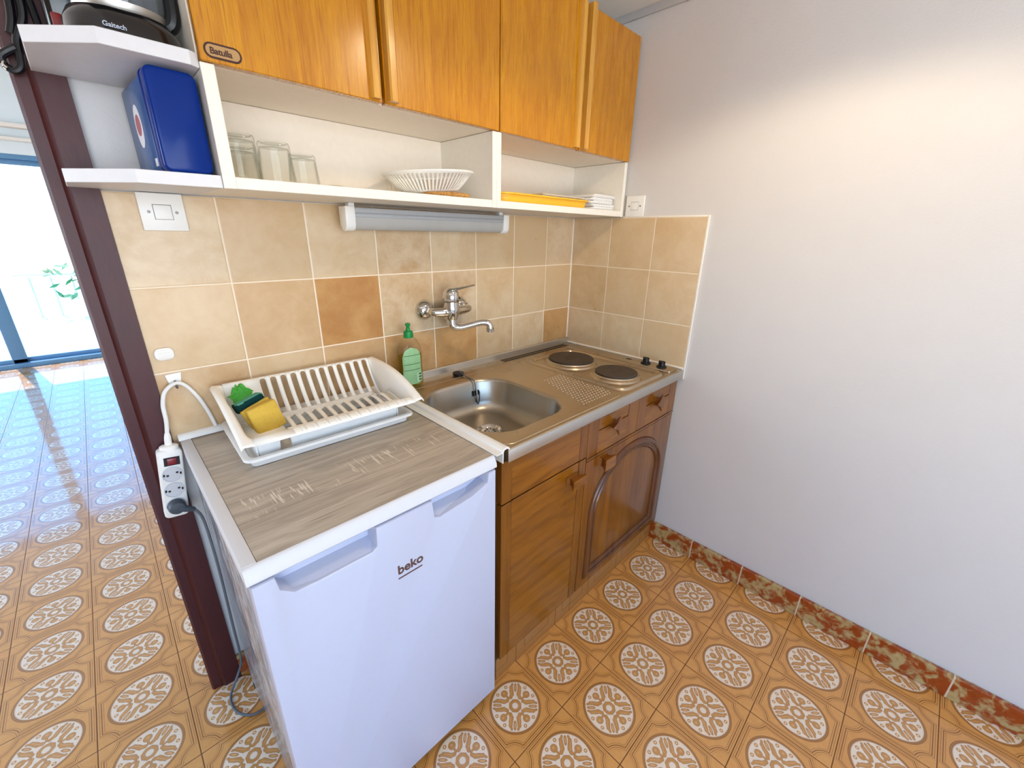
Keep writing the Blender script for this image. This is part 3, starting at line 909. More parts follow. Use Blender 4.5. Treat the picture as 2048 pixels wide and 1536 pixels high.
# ================================================================== SHELF CONTENTS
# paper liner
m = MB(); pts = []
nx, ny = 40, 6; V = []
for j in range(ny+1):
    row = []
    for i in range(nx+1):
        xx = -1.384 + i*.27/nx; yy = -.225 + j*.19/ny
        if j == 0: yy += .006*math.sin(i*.9)
        row.append(m.bm.verts.new((xx, yy, 1.4426 + (.0035*max(0, math.sin(i*.45+.6)) if j == 0 else .0006*math.sin(i*.7+j)*.5 + .0004))))
    V.append(row)
for j in range(ny):
    for i in range(nx): m.bm.faces.new((V[j][i], V[j][i+1], V[j+1][i+1], V[j+1][i]))
tag(m.build('shelf_liner', 'paper', solid=.0006), 'beige paper liner under the drinking glasses', 'liner')
# tumblers, upside down
def tumbler(x, y, h, r, label):
    t = thing('drinking_glass', (x, y, 1.4435), label, 'glass', 'upturned glasses on the shelf')
    m = MB(); z = 1.4435; n = 40
    def fl(r, zz, k): return [Vector((x + r*(1 - k*(.5+.5*math.cos(10*2*PI*i/n)))*math.cos(2*PI*i/n), y + r*(1 - k*(.5+.5*math.cos(10*2*PI*i/n)))*math.sin(2*PI*i/n), zz)) for i in range(n)]
    L = [fl(r*.93, z+.0010, 0), fl(r, z, 0), fl(r, z+.012, 0), fl(r*.985, z+.018, .02), fl(r*.90, z+h*.72, .05), fl(r*.885, z+h*.80, 0), fl(r*.88, z+h*.93, 0), fl(r*.83, z+h*.985, 0), fl(r*.74, z+h, 0), fl(r*.70, z+h-.003, 0), fl(.0004, z+h-.004, 0)]
    m.loft(L)
    m.loft([fl(r*.93, z+.0010, 0), fl(r*.90, z+h*.3, .03), fl(r*.83, z+h*.75, .03), fl(r*.80, z+h*.86, 0), fl(.0004, z+h*.88, 0)])
    m.build('glass_body', 'tumbler_glass', t, angle=60, recalc=True)
tumbler(-1.351, -.165, .088, .036, 'tall upturned drinking glass against the shelf end panel')
tumbler(-1.278, -.150, .084, .0365, 'upturned drinking glass with bright streak in the middle')
tumbler(-1.208, -.115, .072, .0335, 'shorter upturned drinking glass nearest to the slotted bowl')
tumbler(-1.322, -.062, .080, .032, 'upturned drinking glass behind the tall one, mostly hidden')

# slotted white bowl on a straw mat
bw = thing('slotted_bowl', (-.866, -.140, 1.4520), 'white plastic bowl with slotted sides on straw mat', 'bowl')
m = MB(); n = 120
prof = [(.066, 0), (.080, .006), (.094, .018), (.108, .032), (.120, .045), (.124, .050)]
L = [[Vector((r*math.cos(2*PI*i/n), r*math.sin(2*PI*i/n), z)) for i in range(n)] for r, z in prof]
vl = [[m.bm.verts.new(p) for p in q] for q in L]
for k in range(len(vl)-1):
    for i in range(n):
        if 0 < k < 4 and i % 2 == 1: continue
        j = (i+1) % n; m.bm.faces.new((vl[k][i], vl[k][j], vl[k+1][j], vl[k+1][i]))
m.bm.faces.new(vl[0][::-1])
M = Matrix.Translation((-.866, -.140, 1.4545)) @ Matrix.Rotation(-.07, 4, 'Y')
m.xform(M); m.build('slotted_side', 'rack_plastic', bw, solid=.0018)
m = MB(); m.lathe([(.122, .050), (.130, .0525), (.131, .0505), (.128, .047), (.122, .048)], (0, 0, 0), 64); m.xform(M); m.build('rim', 'rack_plastic', bw)
m = MB()
def braid(c, R, z, k, amp, r, ph):
    pts = []
    for i in range(120):
        a = 2*PI*i/120; q = k*a + ph
        pts.append((c[0] + (R + amp*math.cos(q))*math.cos(a), c[1] + (R + amp*math.cos(q))*math.sin(a), z + .0028*math.sin(q)))
    m.tube(pts, r, 6, closed=True)
cxy = (-.848, -.186)
for R in (.066, .052, .038, .024):
    for ph in (0, 2*PI/3, 4*PI/3): braid(cxy, R, 1.4472, max(5, int(R*330)), .0042, .0036, ph)
m.lathe([(.0005, 1.4445), (.06, 1.4445), (.06, 1.4475), (.0005, 1.4475)], (cxy[0], cxy[1], 0), 32)
tag(m.build('straw_mat', 'wicker'), 'round braided straw mat under the slotted bowl', 'mat')

# yellow tray
m = MB()
def tl(z, i, r): return [Vector((a, b, z)) for a, b in rrect(-.672+i, -.190-i, -.240+i, -.022-i, r, 8)]
m.loft([tl(1.4660, 0, .050), tl(1.4705, .001, .050), tl(1.4715, .006, .046), tl(1.4700, .012, .042), tl(1.4455, .016, .038), tl(1.4445, .020, .034)], cap1=True)
m.loft([tl(1.4660, 0, .050), tl(1.4650, .010, .042), tl(1.4425, .014, .040)], cap1=True)
tag(m.build('serving_tray', 'yellow_tray', angle=40), 'shallow yellow plastic tray lying on the shelf', 'tray')
# folded towels
def folded(name, mat, x0, x1, y0, y1, z0, layers, th, label, seed, wob=.006):
    rnd = random.Random(seed); m = MB()
    for k in range(layers):
        z = z0 + k*th; dx = rnd.uniform(-wob, wob); dy = rnd.uniform(-wob, wob)
        P = rrect(x0+dx, x1+dx, y0+dy, y1+dy, .012, 4); L = []
        ph = rnd.uniform(0, 6)
        for ins, zz in ((.004, .0004), (.0, th*.3), (.0, th*.65), (.005, th*.95)):
            cx_, cy_ = (x0+x1)/2, (y0+y1)/2
            L.append([Vector((p[0] + (cx_-p[0])*ins*9, p[1] + (cy_-p[1])*ins*6, z + zz + (.0018*math.sin(i*.8+ph) if zz > .001 else 0))) for i, p in enumerate(P)])
        m.loft(L, True, True)
    return tag(m.build(name, mat, angle=60), label, 'towel', None)
folded('folded_towel', 'towel', -.178, -.028, -.230, -.050, 1.4425, 5, .0112, 'white checked towel folded in a stack on the shelf', 3)
folded('folded_cloth', 'linen', -.425, -.176, -.190, -.050, 1.4722, 2, .007, 'beige folded cloth lying on the yellow tray', 5)

# blue tin
tn = thing('storage_tin', (-1.452, -.236, 1.442), 'blue lidded tin standing on its side on end shelf', 'tin')
m = MB(); m.prism(rrect(-1.4885, -1.4165, 1.4435, 1.6035, .012, 5), F_XZ, -.205, -.020, .004); tb = m.build('body', 'blue_tin_body', tn)
m = MB(); m.prism(rrect(-1.4905, -1.4150, 1.4425, 1.6050, .013, 6), F_XZ, -.236, -.198, .005, seg=3); m.prism(rrect(-1.4916, -1.4139, 1.4423, 1.6060, .0135, 6), F_XZ, -.204, -.199, .001); m.build('lid', 'blue_tin', tn, angle=40)
m = MB(); m.lathe([(.0005, 0), (1, 0), (1, .0004), (.0005, .0005)], (0, 0, 0), 32)
m.xform(Matrix.Translation((-1.4886, -.105, 1.528)) @ Matrix.Rotation(-PI/2, 4, 'Y') @ Matrix.Diagonal((.036, .026, 1, 1)))
st = m.build('sticker', 'sticker_white', tb)
m = MB(); m.lathe([(.0005, 0), (1, 0), (1, .0003), (.0005, .0003)], (0, 0, 0), 24)
m.xform(Matrix.Translation((-1.4890, -.105, 1.530)) @ Matrix.Rotation(-PI/2, 4, 'Y') @ Matrix.Diagonal((.018, .018, 1, 1)))
m.build('sticker_print', 'sticker_red', st)
m = MB(); m.box(-1.4890, -1.4884, -.185, -.168, 1.455, 1.468); m.build('paper_scrap', 'sticker_white', tb)

tn.rotation_euler.z = math.radians(4.5)
# coffee maker (only its foot shows)
cm = thing('coffee_maker', (-1.495, -.13, 1.633), 'black filter coffee maker with glass jug on end shelf', 'coffee maker')
m = MB(); L = []
for z, i in ((1.6335, .004), (1.637, 0), (1.655, .001), (1.672, .010), (1.677, .024)):
    P = rrect(-1.572+i, -1.418-i, -.246+i, -.025-i, .060-i*.6, 10); L.append([Vector((a, b, z)) for a, b in P])
m.loft(L, True, True); cmb = m.build('base', 'black_gloss', cm, angle=50)
text_mesh('logo', 'Gaitech', .0092, Matrix.Translation((-1.5275, -.2475, 1.6415)) @ Matrix(((1, 0, 0, 0), (0, 0, -1, 0), (0, 1, 0, 0), (0, 0, 0, 1))), 'logo_grey', cmb, offset=.0002)
m = MB(); m.prism(rrect(-1.585, -1.528, -.110, -.020, .015, 5), F_XY, 1.634, 1.90, .004); m.box(-1.585, -1.42, -.235, -.02, 1.83, 1.93, .02); m.build('tower', 'black_gloss', cm)
m = MB(); m.lathe([(.030, 0), (.058, 0), (.062, .010), (.066, .04), (.060, .085), (.050, .115), (.050, .14)], (-1.487, -.150, 1.6785), 36); jug = m.build('jug', 'carafe_glass', cm, angle=60)
m = MB(); m.lathe([(.059, 0), (.0635, .006), (.0645, .013), (.0615, .013)], (-1.487, -.150, 1.6785), 36); m.build('jug_band', 'steel_edge', jug)
m = MB(); m.tube([(-1.428, -.170, 1.686), (-1.414, -.175, 1.680), (-1.400, -.180, 1.688), (-1.396, -.182, 1.715), (-1.398, -.180, 1.76), (-1.425, -.17, 1.79)], [.006, .011, .012, .011, .010, .008], 10, sm=6)
for v in m.bm.verts: v.co.x = min(v.co.x, -1.4)*1 if False else v.co.x - .024
m.build('jug_handle', 'black_plastic', jug)
m = MB(); m.box(-1.579, -1.565, -.1195, -.1095, 1.650, 1.680, .003); sw = m.build('power_switch', 'red_switch', cm); sw['label'] = 'red rocker switch on the coffee maker'

# ================================================================== UNDER-SHELF LIGHT
lf = thing('under_shelf_light', (-.79, -.06, 1.35), 'grey white fluorescent strip light under the open shelf', 'light')
m = MB()
m.box(-1.075, -.508, -.074, -.036, 1.385, 1.4095, .002); m.box(-1.075, -.508, -.0775, -.070, 1.3955, 1.4085, .0015); m.box(-1.075, -.508, -.0765, -.07, 1.384, 1.394, .0015)
m.build('housing', 'light_housing', lf)
m = MB(); P = []
for i in range(25):
    a = PI*(i/24); P.append((-.0555 - .019*math.cos(a), 1.384 - .034*math.sin(a)**.8))
m.loft([[Vector((xx, a, b)) for a, b in P] for xx in (-1.073, -.510)], closed=False); m.build('diffuser', 'lamp_diffuser', lf, angle=60)
for xa, xb in ((-1.100, -1.072), (-.511, -.484)):
    m = MB(); m.prism([(-.036, 1.4105), (-.078, 1.4105), (-.0785, 1.384), (-.077, 1.362), (-.070, 1.350), (-.058, 1.3465), (-.046, 1.350), (-.037, 1.362)], F_YZ, xa, xb, .002); m.build('end_cap', 'white_plastic', lf, angle=50)
for xa in (-1.083, -.522):
    m = MB(); m.box(xa, xa+.016, -.066, -.044, 1.408, 1.4203, .001); m.build('bracket', 'white_plastic', lf)

# ================================================================== TAP
tp = thing('mixer_tap', (-.745, 0, 1.09), 'chrome wall mixer tap above the sink bowl', 'tap')
for fx, lab in ((-.820, 1), (-.668, 2)):
    m = MB(); m.lathe([(.0360, 0), (.0360, .004), (.0335, .010), (.022, .024), (.0165, .026), (.0165, .030), (.012, .031)], (fx, 0, 1.090), 36, 'y', cap1=True); m.build('wall_flange', 'chrome', tp, angle=50)
    m = MB(); m.lathe([(.0175, .026), (.0175, .044), (.013, .047)], (fx, 0, 1.090), 6, 'y', cap1=True); m.build('hex_nut', 'chrome', tp, angle=20)
m = MB()
m.tube([(-.820, -.044, 1.090), (-.818, -.060, 1.089), (-.800, -.068, 1.088), (-.78, -.072, 1.088), (-.757, -.074, 1.089), (-.72, -.072, 1.088), (-.690, -.068, 1.088), (-.670, -.060, 1.089), (-.668, -.044, 1.090)], [.013, .0140, .0150, .0175, .022, .0175, .0150, .0140, .013], 16, sm=5)
m.lathe([(.0005, 1.060), (.019, 1.060), (.0225, 1.068), (.0275, 1.084), (.0285, 1.100), (.0270, 1.122)], (-.757, -.076, 0), 28)
m.build('body', 'chrome', tp, angle=50)
m = MB()
m.lathe([(.0275, 1.1235), (.0295, 1.127), (.0295, 1.142), (.0265, 1.156), (.018, 1.166), (.0005, 1.1700)], (-.757, -.076, 0), 28)
lv = []
for t, w, th in ((0, .022, .006), (.25, .021, .0055), (.55, .015, .0042), (.85, .010, .0034), (1, .0075, .0036)):
    c = Vector((-.752 + .062*t, -.078 - .045*t, 1.1640 + .011*t + .004*t*t)); s = Vector((.045, .058, 0)).normalized()
    lv.append([c + s*w*math.cos(a) + Vector((0, 0, th*math.sin(a))) for a in [2*PI*k/12 for k in range(12)]])
m.loft(lv, True, True); m.build('lever', 'chrome', tp, angle=50)
m = MB(); m.sphere((-.7400, -.0995, 1.136), .0042, n=10); m.build('lever_mark', 'black_plastic', tp)
m = MB(); m.tube([(-.757, -.076, 1.066), (-.757, -.076, 1.048), (-.753, -.078, 1.036), (-.740, -.084, 1.030), (-.722, -.096, 1.031), (-.698, -.113, 1.038), (-.672, -.132, 1.046), (-.653, -.146, 1.045), (-.645, -.151, 1.036), (-.644, -.152, 1.024)], [.0125, .0125, .0125, .0115, .0108, .0105, .0110, .0116, .0122, .0124], 16, sm=5)
m.lathe([(.0165, 1.044), (.0165, 1.062)], (-.757, -.076, 0), 24); m.lathe([(.0135, 1.013), (.0138, 1.026)], (-.644, -.152, 0), 20, cap0=True)
m.build('spout', 'chrome', tp, angle=50)

# ================================================================== WASHING-UP BOTTLE
bt = thing('soap_bottle', (-.923, -.058, ZC), 'clear washing-up liquid bottle with green cap by tiles', 'bottle')
BX, BY = -.923, -.058
def bl(a, b, z): return [Vector((BX + a*math.copysign(abs(math.cos(q))**.8, math.cos(q)), BY + b*math.copysign(abs(math.sin(q))**.8, math.sin(q)), z)) for q in [2*PI*k/40 for k in range(40)]]
sh = [(.034, .018, 0), (.041, .0235, .004), (.0440, .0255, .012), (.0440, .0255, .055), (.0415, .0245, .075), (.0425, .025, .095), (.0430, .025, .115), (.041, .0245, .135), (.035, .023, .152), (.026, .0195, .166), (.017, .015, .175), (.0135, .0135, .178), (.0135, .0135, .186)]
m = MB(); m.loft([bl(a, b, ZC+.0005+z) for a, b, z in sh], cap0=True); m.build('shell', 'bottle_plastic', bt, angle=60)
m = MB(); m.loft([bl(a-.0018, b-.0018, ZC+.002+z) for a, b, z in sh if z <= .115], True, True); m.build('liquid', 'soap_liquid', bt, angle=60)
m = MB()
m.lathe([(.0005, .176), (.0158, .176), (.0162, .179), (.0150, .197), (.0075, .199), (.0072, .206), (.0060, .207), (.0060, .214), (.0085, .217), (.0085, .222), (.0060, .2235), (.0005, .2235)], (BX, BY, ZC), 28)
m.build('cap', 'green_cap', bt, angle=40)
# label wrapped over the front
def on_bottle(s, z, e):
    q = -PI/2 + s
    for i in range(len(sh)-1):
        if sh[i][2] <= z <= sh[i+1][2]:
            t = (z-sh[i][2])/(sh[i+1][2]-sh[i][2]); a = sh[i][0]+(sh[i+1][0]-sh[i][0])*t; b = sh[i][1]+(sh[i+1][1]-sh[i][1])*t; break
    return Vector((BX + (a+e)*math.copysign(abs(math.cos(q))**.8, math.cos(q)), BY + (b+e)*math.copysign(abs(math.sin(q))**.8, math.sin(q)), ZC+.0005+z))
def patch(s0, s1, z0, z1, e, mat, name, par, rnd=0, sc=1):
    m = MB(); n1, n2 = 16, 18; V = []
    for j in range(n2+1):
        z = z0 + (z1-z0)*j/n2; k = 1.0
        if rnd:
            d = max(0, z-(z1-rnd)); k = math.sqrt(max(0, 1-(d/rnd)**2)) if d else 1
            d2 = max(0, (z0+.012)-z); k *= (math.sqrt(max(.3, 1-(d2/.014)**2)) if d2 else 1)
        c = (s0+s1)/2; h = (s1-s0)/2*max(k, .04)
        V.append([m.bm.verts.new(on_bottle(c-h+2*h*i/n1, z, e)) for i in range(n1+1)])
    for j in range(n2):
        for i in range(n1): m.bm.faces.new((V[j][i], V[j][i+1], V[j+1][i+1], V[j+1][i]))
    return m.build(name, mat, par, angle=60)
lb = patch(-.98, .62, .018, .146, .0006, 'label_green', 'label', bt, .045)
for z in (.068, .088, .118): patch(-.86, .50, z, z+.0018, .0010, 'label_line', 'label_line', lb)
patch(.12, .55, .024, .056, .0010, 'label_pale', 'label_box', lb)
for z in (.028, .038, .048): patch(.26, .52, z, z+.006, .0014, 'label_line', 'label_bars', lb)

# ================================================================== DISH RACK
TI = Matrix.Translation((-1.27, -.155, 0)) @ Matrix.Rotation(math.radians(-1.5), 4, 'Z') @ Matrix.Translation((1.27, .155, 0))
dt = thing('drip_tray', (-1.27, -.16, .8405), 'white plastic drip tray under the dish rack', 'drip tray')
m = MB()
def dl_(z, i, r): return [Vector((a, b, z)) for a, b in rrect(-1.478+i, -1.056-i, -.297+i, -.016-i, r, 6)]
m.loft([dl_(.860, 0, .022), dl_(.866, .001, .022), dl_(.868, .007, .018), dl_(.866, .013, .014), dl_(.850, .017, .012), dl_(.8445, .022, .010)], cap1=True)
m.loft([dl_(.860, 0, .022), dl_(.859, .011, .016), dl_(.8415, .016, .012)], cap1=True)
m.xform(TI); m.build('tray_shell', 'tray_plastic_white', dt, angle=40)

rk = thing('dish_rack', (-1.27, -.16, .85), 'white slotted plastic dish rack on its drip tray', 'dish rack')
# cross section: (y, z) from rear rim to front rim
CS = smooth([Vector((-.020, .9655, 0)), Vector((-.026, .969, 0)), Vector((-.036, .966, 0)), Vector((-.046, .948, 0)), Vector((-.070, .912, 0)), Vector((-.096, .884, 0)), Vector((-.118, .874, 0)), Vector((-.136, .876, 0)),
             Vector((-.152, .889, 0)), Vector((-.170, .897, 0)), Vector((-.200, .896, 0)), Vector((-.235, .892, 0)), Vector((-.262, .895, 0)), Vector((-.285, .911, 0)), Vector((-.300, .917, 0)), Vector((-.317, .914, 0)), Vector((-.322, .908, 0))], 6)
clen = [0]
for a, b in zip(CS[:-1], CS[1:]): clen.append(clen[-1] + (b-a).length)
TOT = clen[-1]
def cs_at(s):
    s = max(0, min(TOT, s))
    for i in range(len(clen)-1):
        if clen[i+1] >= s:
            t = (s-clen[i])/(clen[i+1]-clen[i]); return CS[i].lerp(CS[i+1], t)
    return CS[-1]
def s_of_y(y):
    for i, p in enumerate(CS):
        if p.x <= y: return clen[i]
    return TOT
RX0, RX1 = -1.456, -1.068      # inner ends of the slotted trough
NS = 12; SP0, SPW = -1.3735, .0258
sb0, sb1 = s_of_y(-.034), s_of_y(-.112)
sf0, sf1 = s_of_y(-.146), s_of_y(-.258)
m = MB()
def strip(xa, xb, sa0, sa1, sb_0, sb_1, rows):
    A = [cs_at(sa0 + (sa1-sa0)*k/rows) for k in range(rows+1)]; B = [cs_at(sb_0 + (sb_1-sb_0)*k/rows) for k in range(rows+1)]
    va = [m.bm.verts.new((xa, p.x, p.y)) for p in A]; vb = [m.bm.verts.new((xb, p.x, p.y)) for p in B]
    for k in range(rows): m.bm.faces.new((va[k], vb[k], vb[k+1], va[k+1]))
SW = .0148
slots = [(SP0 + i*SPW, SP0 + i*SPW + SW) for i in range(NS)]
xs = [RX0]
prev = RX0
for (a, b) in slots:
    strip(prev, a, 0, TOT, 0, TOT, 70)
    r = (b-a)/2; K = 8
    for q in range(K):
        xa, xb = a + (b-a)*q/K, a + (b-a)*(q+1)/K
        f = lambda x: r - math.sqrt(max(0, r*r - (x-(a+r))**2))
        strip(xa, xb, 0, sb0+f(xa), 0, sb0+f(xb), 10)
        strip(xa, xb, sb1-f(xa), sf0+f(xa), sb1-f(xb), sf0+f(xb), 10)
        strip(xa, xb, sf1-f(xa), TOT, sf1-f(xb), TOT, 14)
    prev = b
strip(prev, RX1, 0, TOT, 0, TOT, 70)
m.xform(TI); m.build('slotted_trough', 'rack_plastic', rk, merge=.00005, solid=.0024, angle=60)
# end walls with the wide sloping rims
def end_wall(xin, xout, sgn, name):
    m = MB(); rows = 44; V = []
    for k in range(rows+1):
        t = k/rows; y = -.020 + (-.322+.020)*t
        s = TOT*t; p = cs_at(s_of_y(y) if 0 < k < rows else s)
        zr = .9665 + (.912-.9665)*t + .016*math.sin(PI*t)        # rim height
        row = [(xin, y, min(p.y, zr-.0005) if 0 < k < rows else zr-.002)]
        for (u, d) in ((.3, .45), (.62, .82), (.86, .97), (1.0, 1.0)):
            row.append((xin + sgn*.014*u, y, row[0][2] + (zr-row[0][2])*d))
        bul = .006*math.sin(PI*t) if sgn > 0 else .001*math.sin(PI*t)
        xe = xin + (xout-xin)*1.0
        row.append((xin + sgn*.020, y, zr + .001)); row.append((xe + sgn*(bul-.004), y, zr)); row.append((xe + sgn*bul, y, zr-.003)); row.append((xe + sgn*bul, y, zr-.007))
        V.append([m.bm.verts.new(q) for q in row])
    for a, b in zip(V[:-1], V[1:]):
        for i in range(len(a)-1): m.bm.faces.new((a[i], a[i+1], b[i+1], b[i]))
    m.xform(TI); return m.build(name, 'rack_plastic', rk, solid=.0024, angle=60)
end_wall(RX0, -1.482, -1, 'end_wall'); end_wall(RX1, -1.042, 1, 'end_wall')
# low skirt the rack stands on
m = MB()
for a, b in ((-1.446, -1.395), (-1.375, -1.095)):
    L = []
    for z, i in ((.8465, .004), (.865, .002), (.905, 0)): L.append([Vector((p, q, z)) for p, q in rrect(a+i, b-i, -.268+i, -.258, .003, 3)])
    m.loft(L, True, True)
    L = []
    for z, i in ((.8465, .004), (.865, .002), (.884, 0)): L.append([Vector((p, q, z)) for p, q in rrect(a+i, b-i, -.115, -.105-i, .003, 3)])
    m.loft(L, True, True)
m.box(-1.448, -1.445, -.268, -.105, .850, .884); m.box(-1.097, -1.094, -.268, -.105, .850, .884)
m.xform(TI); m.build('skirt', 'tray_plastic_white', rk, angle=40)

# sponges and cloth lying in the end of the rack
def block(name, mat, c, d, rot, bev, label, cat, group=None, skew=0):
    m = MB(); m.box(-d[0]/2, d[0]/2, -d[1]/2, d[1]/2, -d[2]/2, d[2]/2, bev, 3)
    bmesh.ops.subdivide_edges(m.bm, edges=[e for e in m.bm.edges if e.calc_length() > .02], cuts=3, use_grid_fill=True)
    rn = random.Random(hash(label) % 1000 if False else len(label))
    for v in m.bm.verts:
        v.co.x += skew*v.co.z; v.co += Vector((rn.uniform(-1, 1), rn.uniform(-1, 1), rn.uniform(-1, 1)))*.0006
    m.xform(Matrix.Translation(c) @ rot)
    return tag(m.build(name, mat, angle=50), label, cat, group)
from mathutils import Euler
E_ = lambda x, y, z: Euler((math.radians(x), math.radians(y), math.radians(z))).to_matrix().to_4x4()
block('sponge', 'sponge_yellow', (-1.4060, -.204, .9235), (.066, .020, .068), E_(-10, -12, 6), .004, 'thick yellow sponge standing nearest the rack front', 'sponge')
block('sponge', 'sponge_yellow', (-1.4105, -.1815, .9245), (.068, .012, .060), E_(-13, -18, 8), .003, 'thin yellow sponge tucked behind the thick one', 'sponge')
gs = block('scouring_pad', 'scourer_green', (-1.4230, -.138, .9450), (.064, .042, .026), E_(-16, -15, 10), .004, 'dark green scouring pad behind the yellow sponges', 'scouring pad')
gs.data.materials.append(MATS['scourer_top'])
for p in gs.data.polygons:
    if p.normal.z > .6: p.material_index = 1
# crumpled green cloth
m = MB(); nn = 26; V = []
for j in range(nn+1):
    row = []
    for i in range(nn+1):
        u, v = i/nn-.5, j/nn-.5
        rr = math.hypot(u, v); a = math.atan2(v, u)
        hgt = .014*max(0, 1-rr*1.6) + .0028*math.sin(5*a+7*rr) * min(1, rr*4) + .0028*math.sin(26*u+9*v)
        row.append(m.bm.verts.new((-1.4235 + u*.066*(1-.8*v), -.064 + v*.044 + .012*u, .944 + hgt + v*.040 + u*.004)))
    V.append(row)
for j in range(nn):
    for i in range(nn):
        if abs(i/nn-.48)*1.1 + abs(j/nn-.48)*.75 < .50: m.bm.faces.new((V[j][i], V[j][i+1], V[j+1][i+1], V[j+1][i]))
bmesh.ops.delete(m.bm, geom=[v for v in m.bm.verts if not v.link_faces], context='VERTS')
tag(m.build('cleaning_cloth', 'cloth_green', solid=.0015, angle=40), 'crumpled bright green cloth in the dish rack corner', 'cloth')

# ================================================================== WALL FITTINGS
def switch_plate(M, label):
    t = bpy.data.objects.new('switch_plate', None); COL.objects.link(t); t.empty_display_size = .03
    t.matrix_basis = M; tag(t, label, 'switch')
    def part(mb, name, mat, par):
        mb.xform(M); return mb.build(name, mat, par, angle=40)
    m = MB(); m.box(-.0405, .0405, -.009, 0, -.039, .039, .0025); pt = part(m, 'plate', 'white_plastic', t)
    m = MB(); m.box(-.0165, .0165, -.0093, -.005, -.0155, .0155); part(m, 'gap', 'dark_gap', t)
    m = MB(); m.box(-.0157, .0157, -.0108, -.006, -.0149, .0146, .0008); part(m, 'rocker', 'white_plastic', t)
    for s in (-1, 1):
        m = MB(); m.lathe([(.0032, .0085), (.0030, .0097), (.0005, .0098)], (s*.0245, 0, 0), 12, 'y'); part(m, 'screw', 'screw', t)
    return t
switch_plate(Matrix.Translation((-1.4835, -.0002, 1.3795)), 'white square switch plate on tiles below the end shelf')
switch_plate(Matrix.Translation((.0058, -.3055, 1.4605)) @ Matrix.Rotation(-PI/2, 4, 'Z'), 'white square switch plate on roughcast wall beside the shelf')
ov = thing('cord_clip', (-1.5475, 0, 1.0640), 'small white oval ribbed stick-on holder on the tiles', 'clip')
m = MB(); m.prism(rrect(-1.5665, -1.5285, 1.0490, 1.0790, .0125, 6), F_XZ, -.007, -.0003, .003); m.build('pad', 'white_plastic', ov, angle=50)
m = MB()
for k in range(4): m.box(-1.5600, -1.5370, -.0090, -.0060, 1.0535+k*.006, 1.0562+k*.006, .001)
m.build('ribs', 'white_plastic', ov)
hk = thing('adhesive_hook', (-1.543, 0, .998), 'small white adhesive hook carrying the white cord', 'hook')
m = MB(); m.prism([(-1.5585, 1.0130), (-1.5255, 1.0150), (-1.5300, .9860), (-1.5530, .9840)], F_XZ, -.005, -.0003, .002); m.build('pad', 'white_plastic', hk, angle=50)
m = MB(); m.tube([(-1.5415, -.004, .996), (-1.5415, -.010, .984), (-1.5415, -.018, .981), (-1.5415, -.020, .988)], .0025, 8, sm=4); m.build('prong', 'screw', hk)

# power strip hanging on the post, cord over the hook
ps = thing('power_strip', (-1.597, -.008, .655), 'white socket strip with red switch hanging by the post', 'power strip')
PM = Matrix.Translation((-1.6000, -.0085, .746)) @ Matrix.Rotation(math.radians(6.5), 4, 'Y')
m = MB(); m.prism(rrect(-.0245, .0245, -.094, .090, .010, 5), F_XZ, -.032, 0, .004); m.xform(PM); m.build('housing', 'white_plastic', ps, angle=50)
m = MB(); m.lathe([(.0190, .086), (.0190, .096), (.0150, .099), (.0075, .100), (.0070, .118), (.0052, .130)], (0, 0, 0), 20, sy=.8, cap1=True); m.xform(PM @ Matrix.Translation((.001, -.016, 0))); m.build('cord_gland', 'white_plastic', ps, angle=50)
m = MB(); m.box(-.0135, .0175, -.0328, -.030, .050, .072); m.xform(PM); fr_ = m.build('switch_frame', 'black_plastic', ps)
m = MB(); m.box(-.0075, .0120, -.0352, -.031, .0525, .0695, .002); m.xform(PM); rs = m.build('rocker', 'red_switch', ps); rs['label'] = 'dark red rocker switch'
for k, z in enumerate((.026, -.017, -.060)):
    m = MB(); m.lathe([(.0207, .0310), (.0203, .0336), (.0188, .0336), (.0180, .0324), (.0005, .0323)], (0, 0, z), 28, 'y'); m.xform(PM)
    so = m.build('socket', 'socket_grey', ps, angle=30)
    m = MB()
    for dx, dz in ((-.0095, -.002), (.0095, .003)): m.lathe([(.0029, .0322), (.0027, .0327), (.0005, .0327)], (dx, 0, z+dz), 10, 'y')
    m.box(-.0180, -.0145, -.0330, -.032, z-.003, z+.003); m.box(.0145, .0180, -.0330, -.032, z-.003, z+.003)
    m.xform(PM); m.build('socket_holes', 'hole', so)
m = MB(); m.tube([tuple(PM @ Vector((.001, -.016, .126))), (-1.579, -.020, .905), (-1.5765, -.016, .945), (-1.566, -.014, .976), (-1.5440, -.0145, .9915), (-1.5250, -.0125, .982), (-1.505, -.010, .943), (-1.492, -.009, .898), (-1.486, -.009, .868), (-1.484, -.009, .8585)], .0046, 10, sm=6)
m.build('cord', 'cord_white', ps)

pg = thing('mains_cable', (-1.60, -.05, .68), 'grey mains plug and cord running down beside the fridge', 'cord')
c0 = PM @ Vector((0, -.034, -.060))
m = MB(); m.lathe([(.0005, .026), (.0168, .026), (.0175, .034), (.0180, .048), (.0150, .054), (.0005, .056)], (0, 0, -.060), 24, 'y'); m.xform(PM)
m.tube([tuple(PM @ Vector((.002, -.046, -.061))), tuple(PM @ Vector((.016, -.048, -.068))), tuple(PM @ Vector((.034, -.047, -.077)))], [.010, .0088, .0052], 12, sm=4)
m.build('plug', 'plug_grey', pg, angle=50)
p1 = PM @ Vector((.034, -.047, -.077))
m = MB(); m.tube([tuple(p1), (-1.5655, -.062, .640), (-1.5625, -.070, .585), (-1.5620, -.075, .480), (-1.5640, -.070, .360), (-1.5660, -.055, .230), (-1.5660, -.030, .130), (-1.5700, -.022, .070), (-1.590, -.028, .030), (-1.6130, -.050, .0085), (-1.6200, -.085, .0055), (-1.6120, -.125, .0055), (-1.590, -.155, .0055), (-1.5660, -.165, .0055), (-1.530, -.160, .0055)], .0034, 10, sm=8)
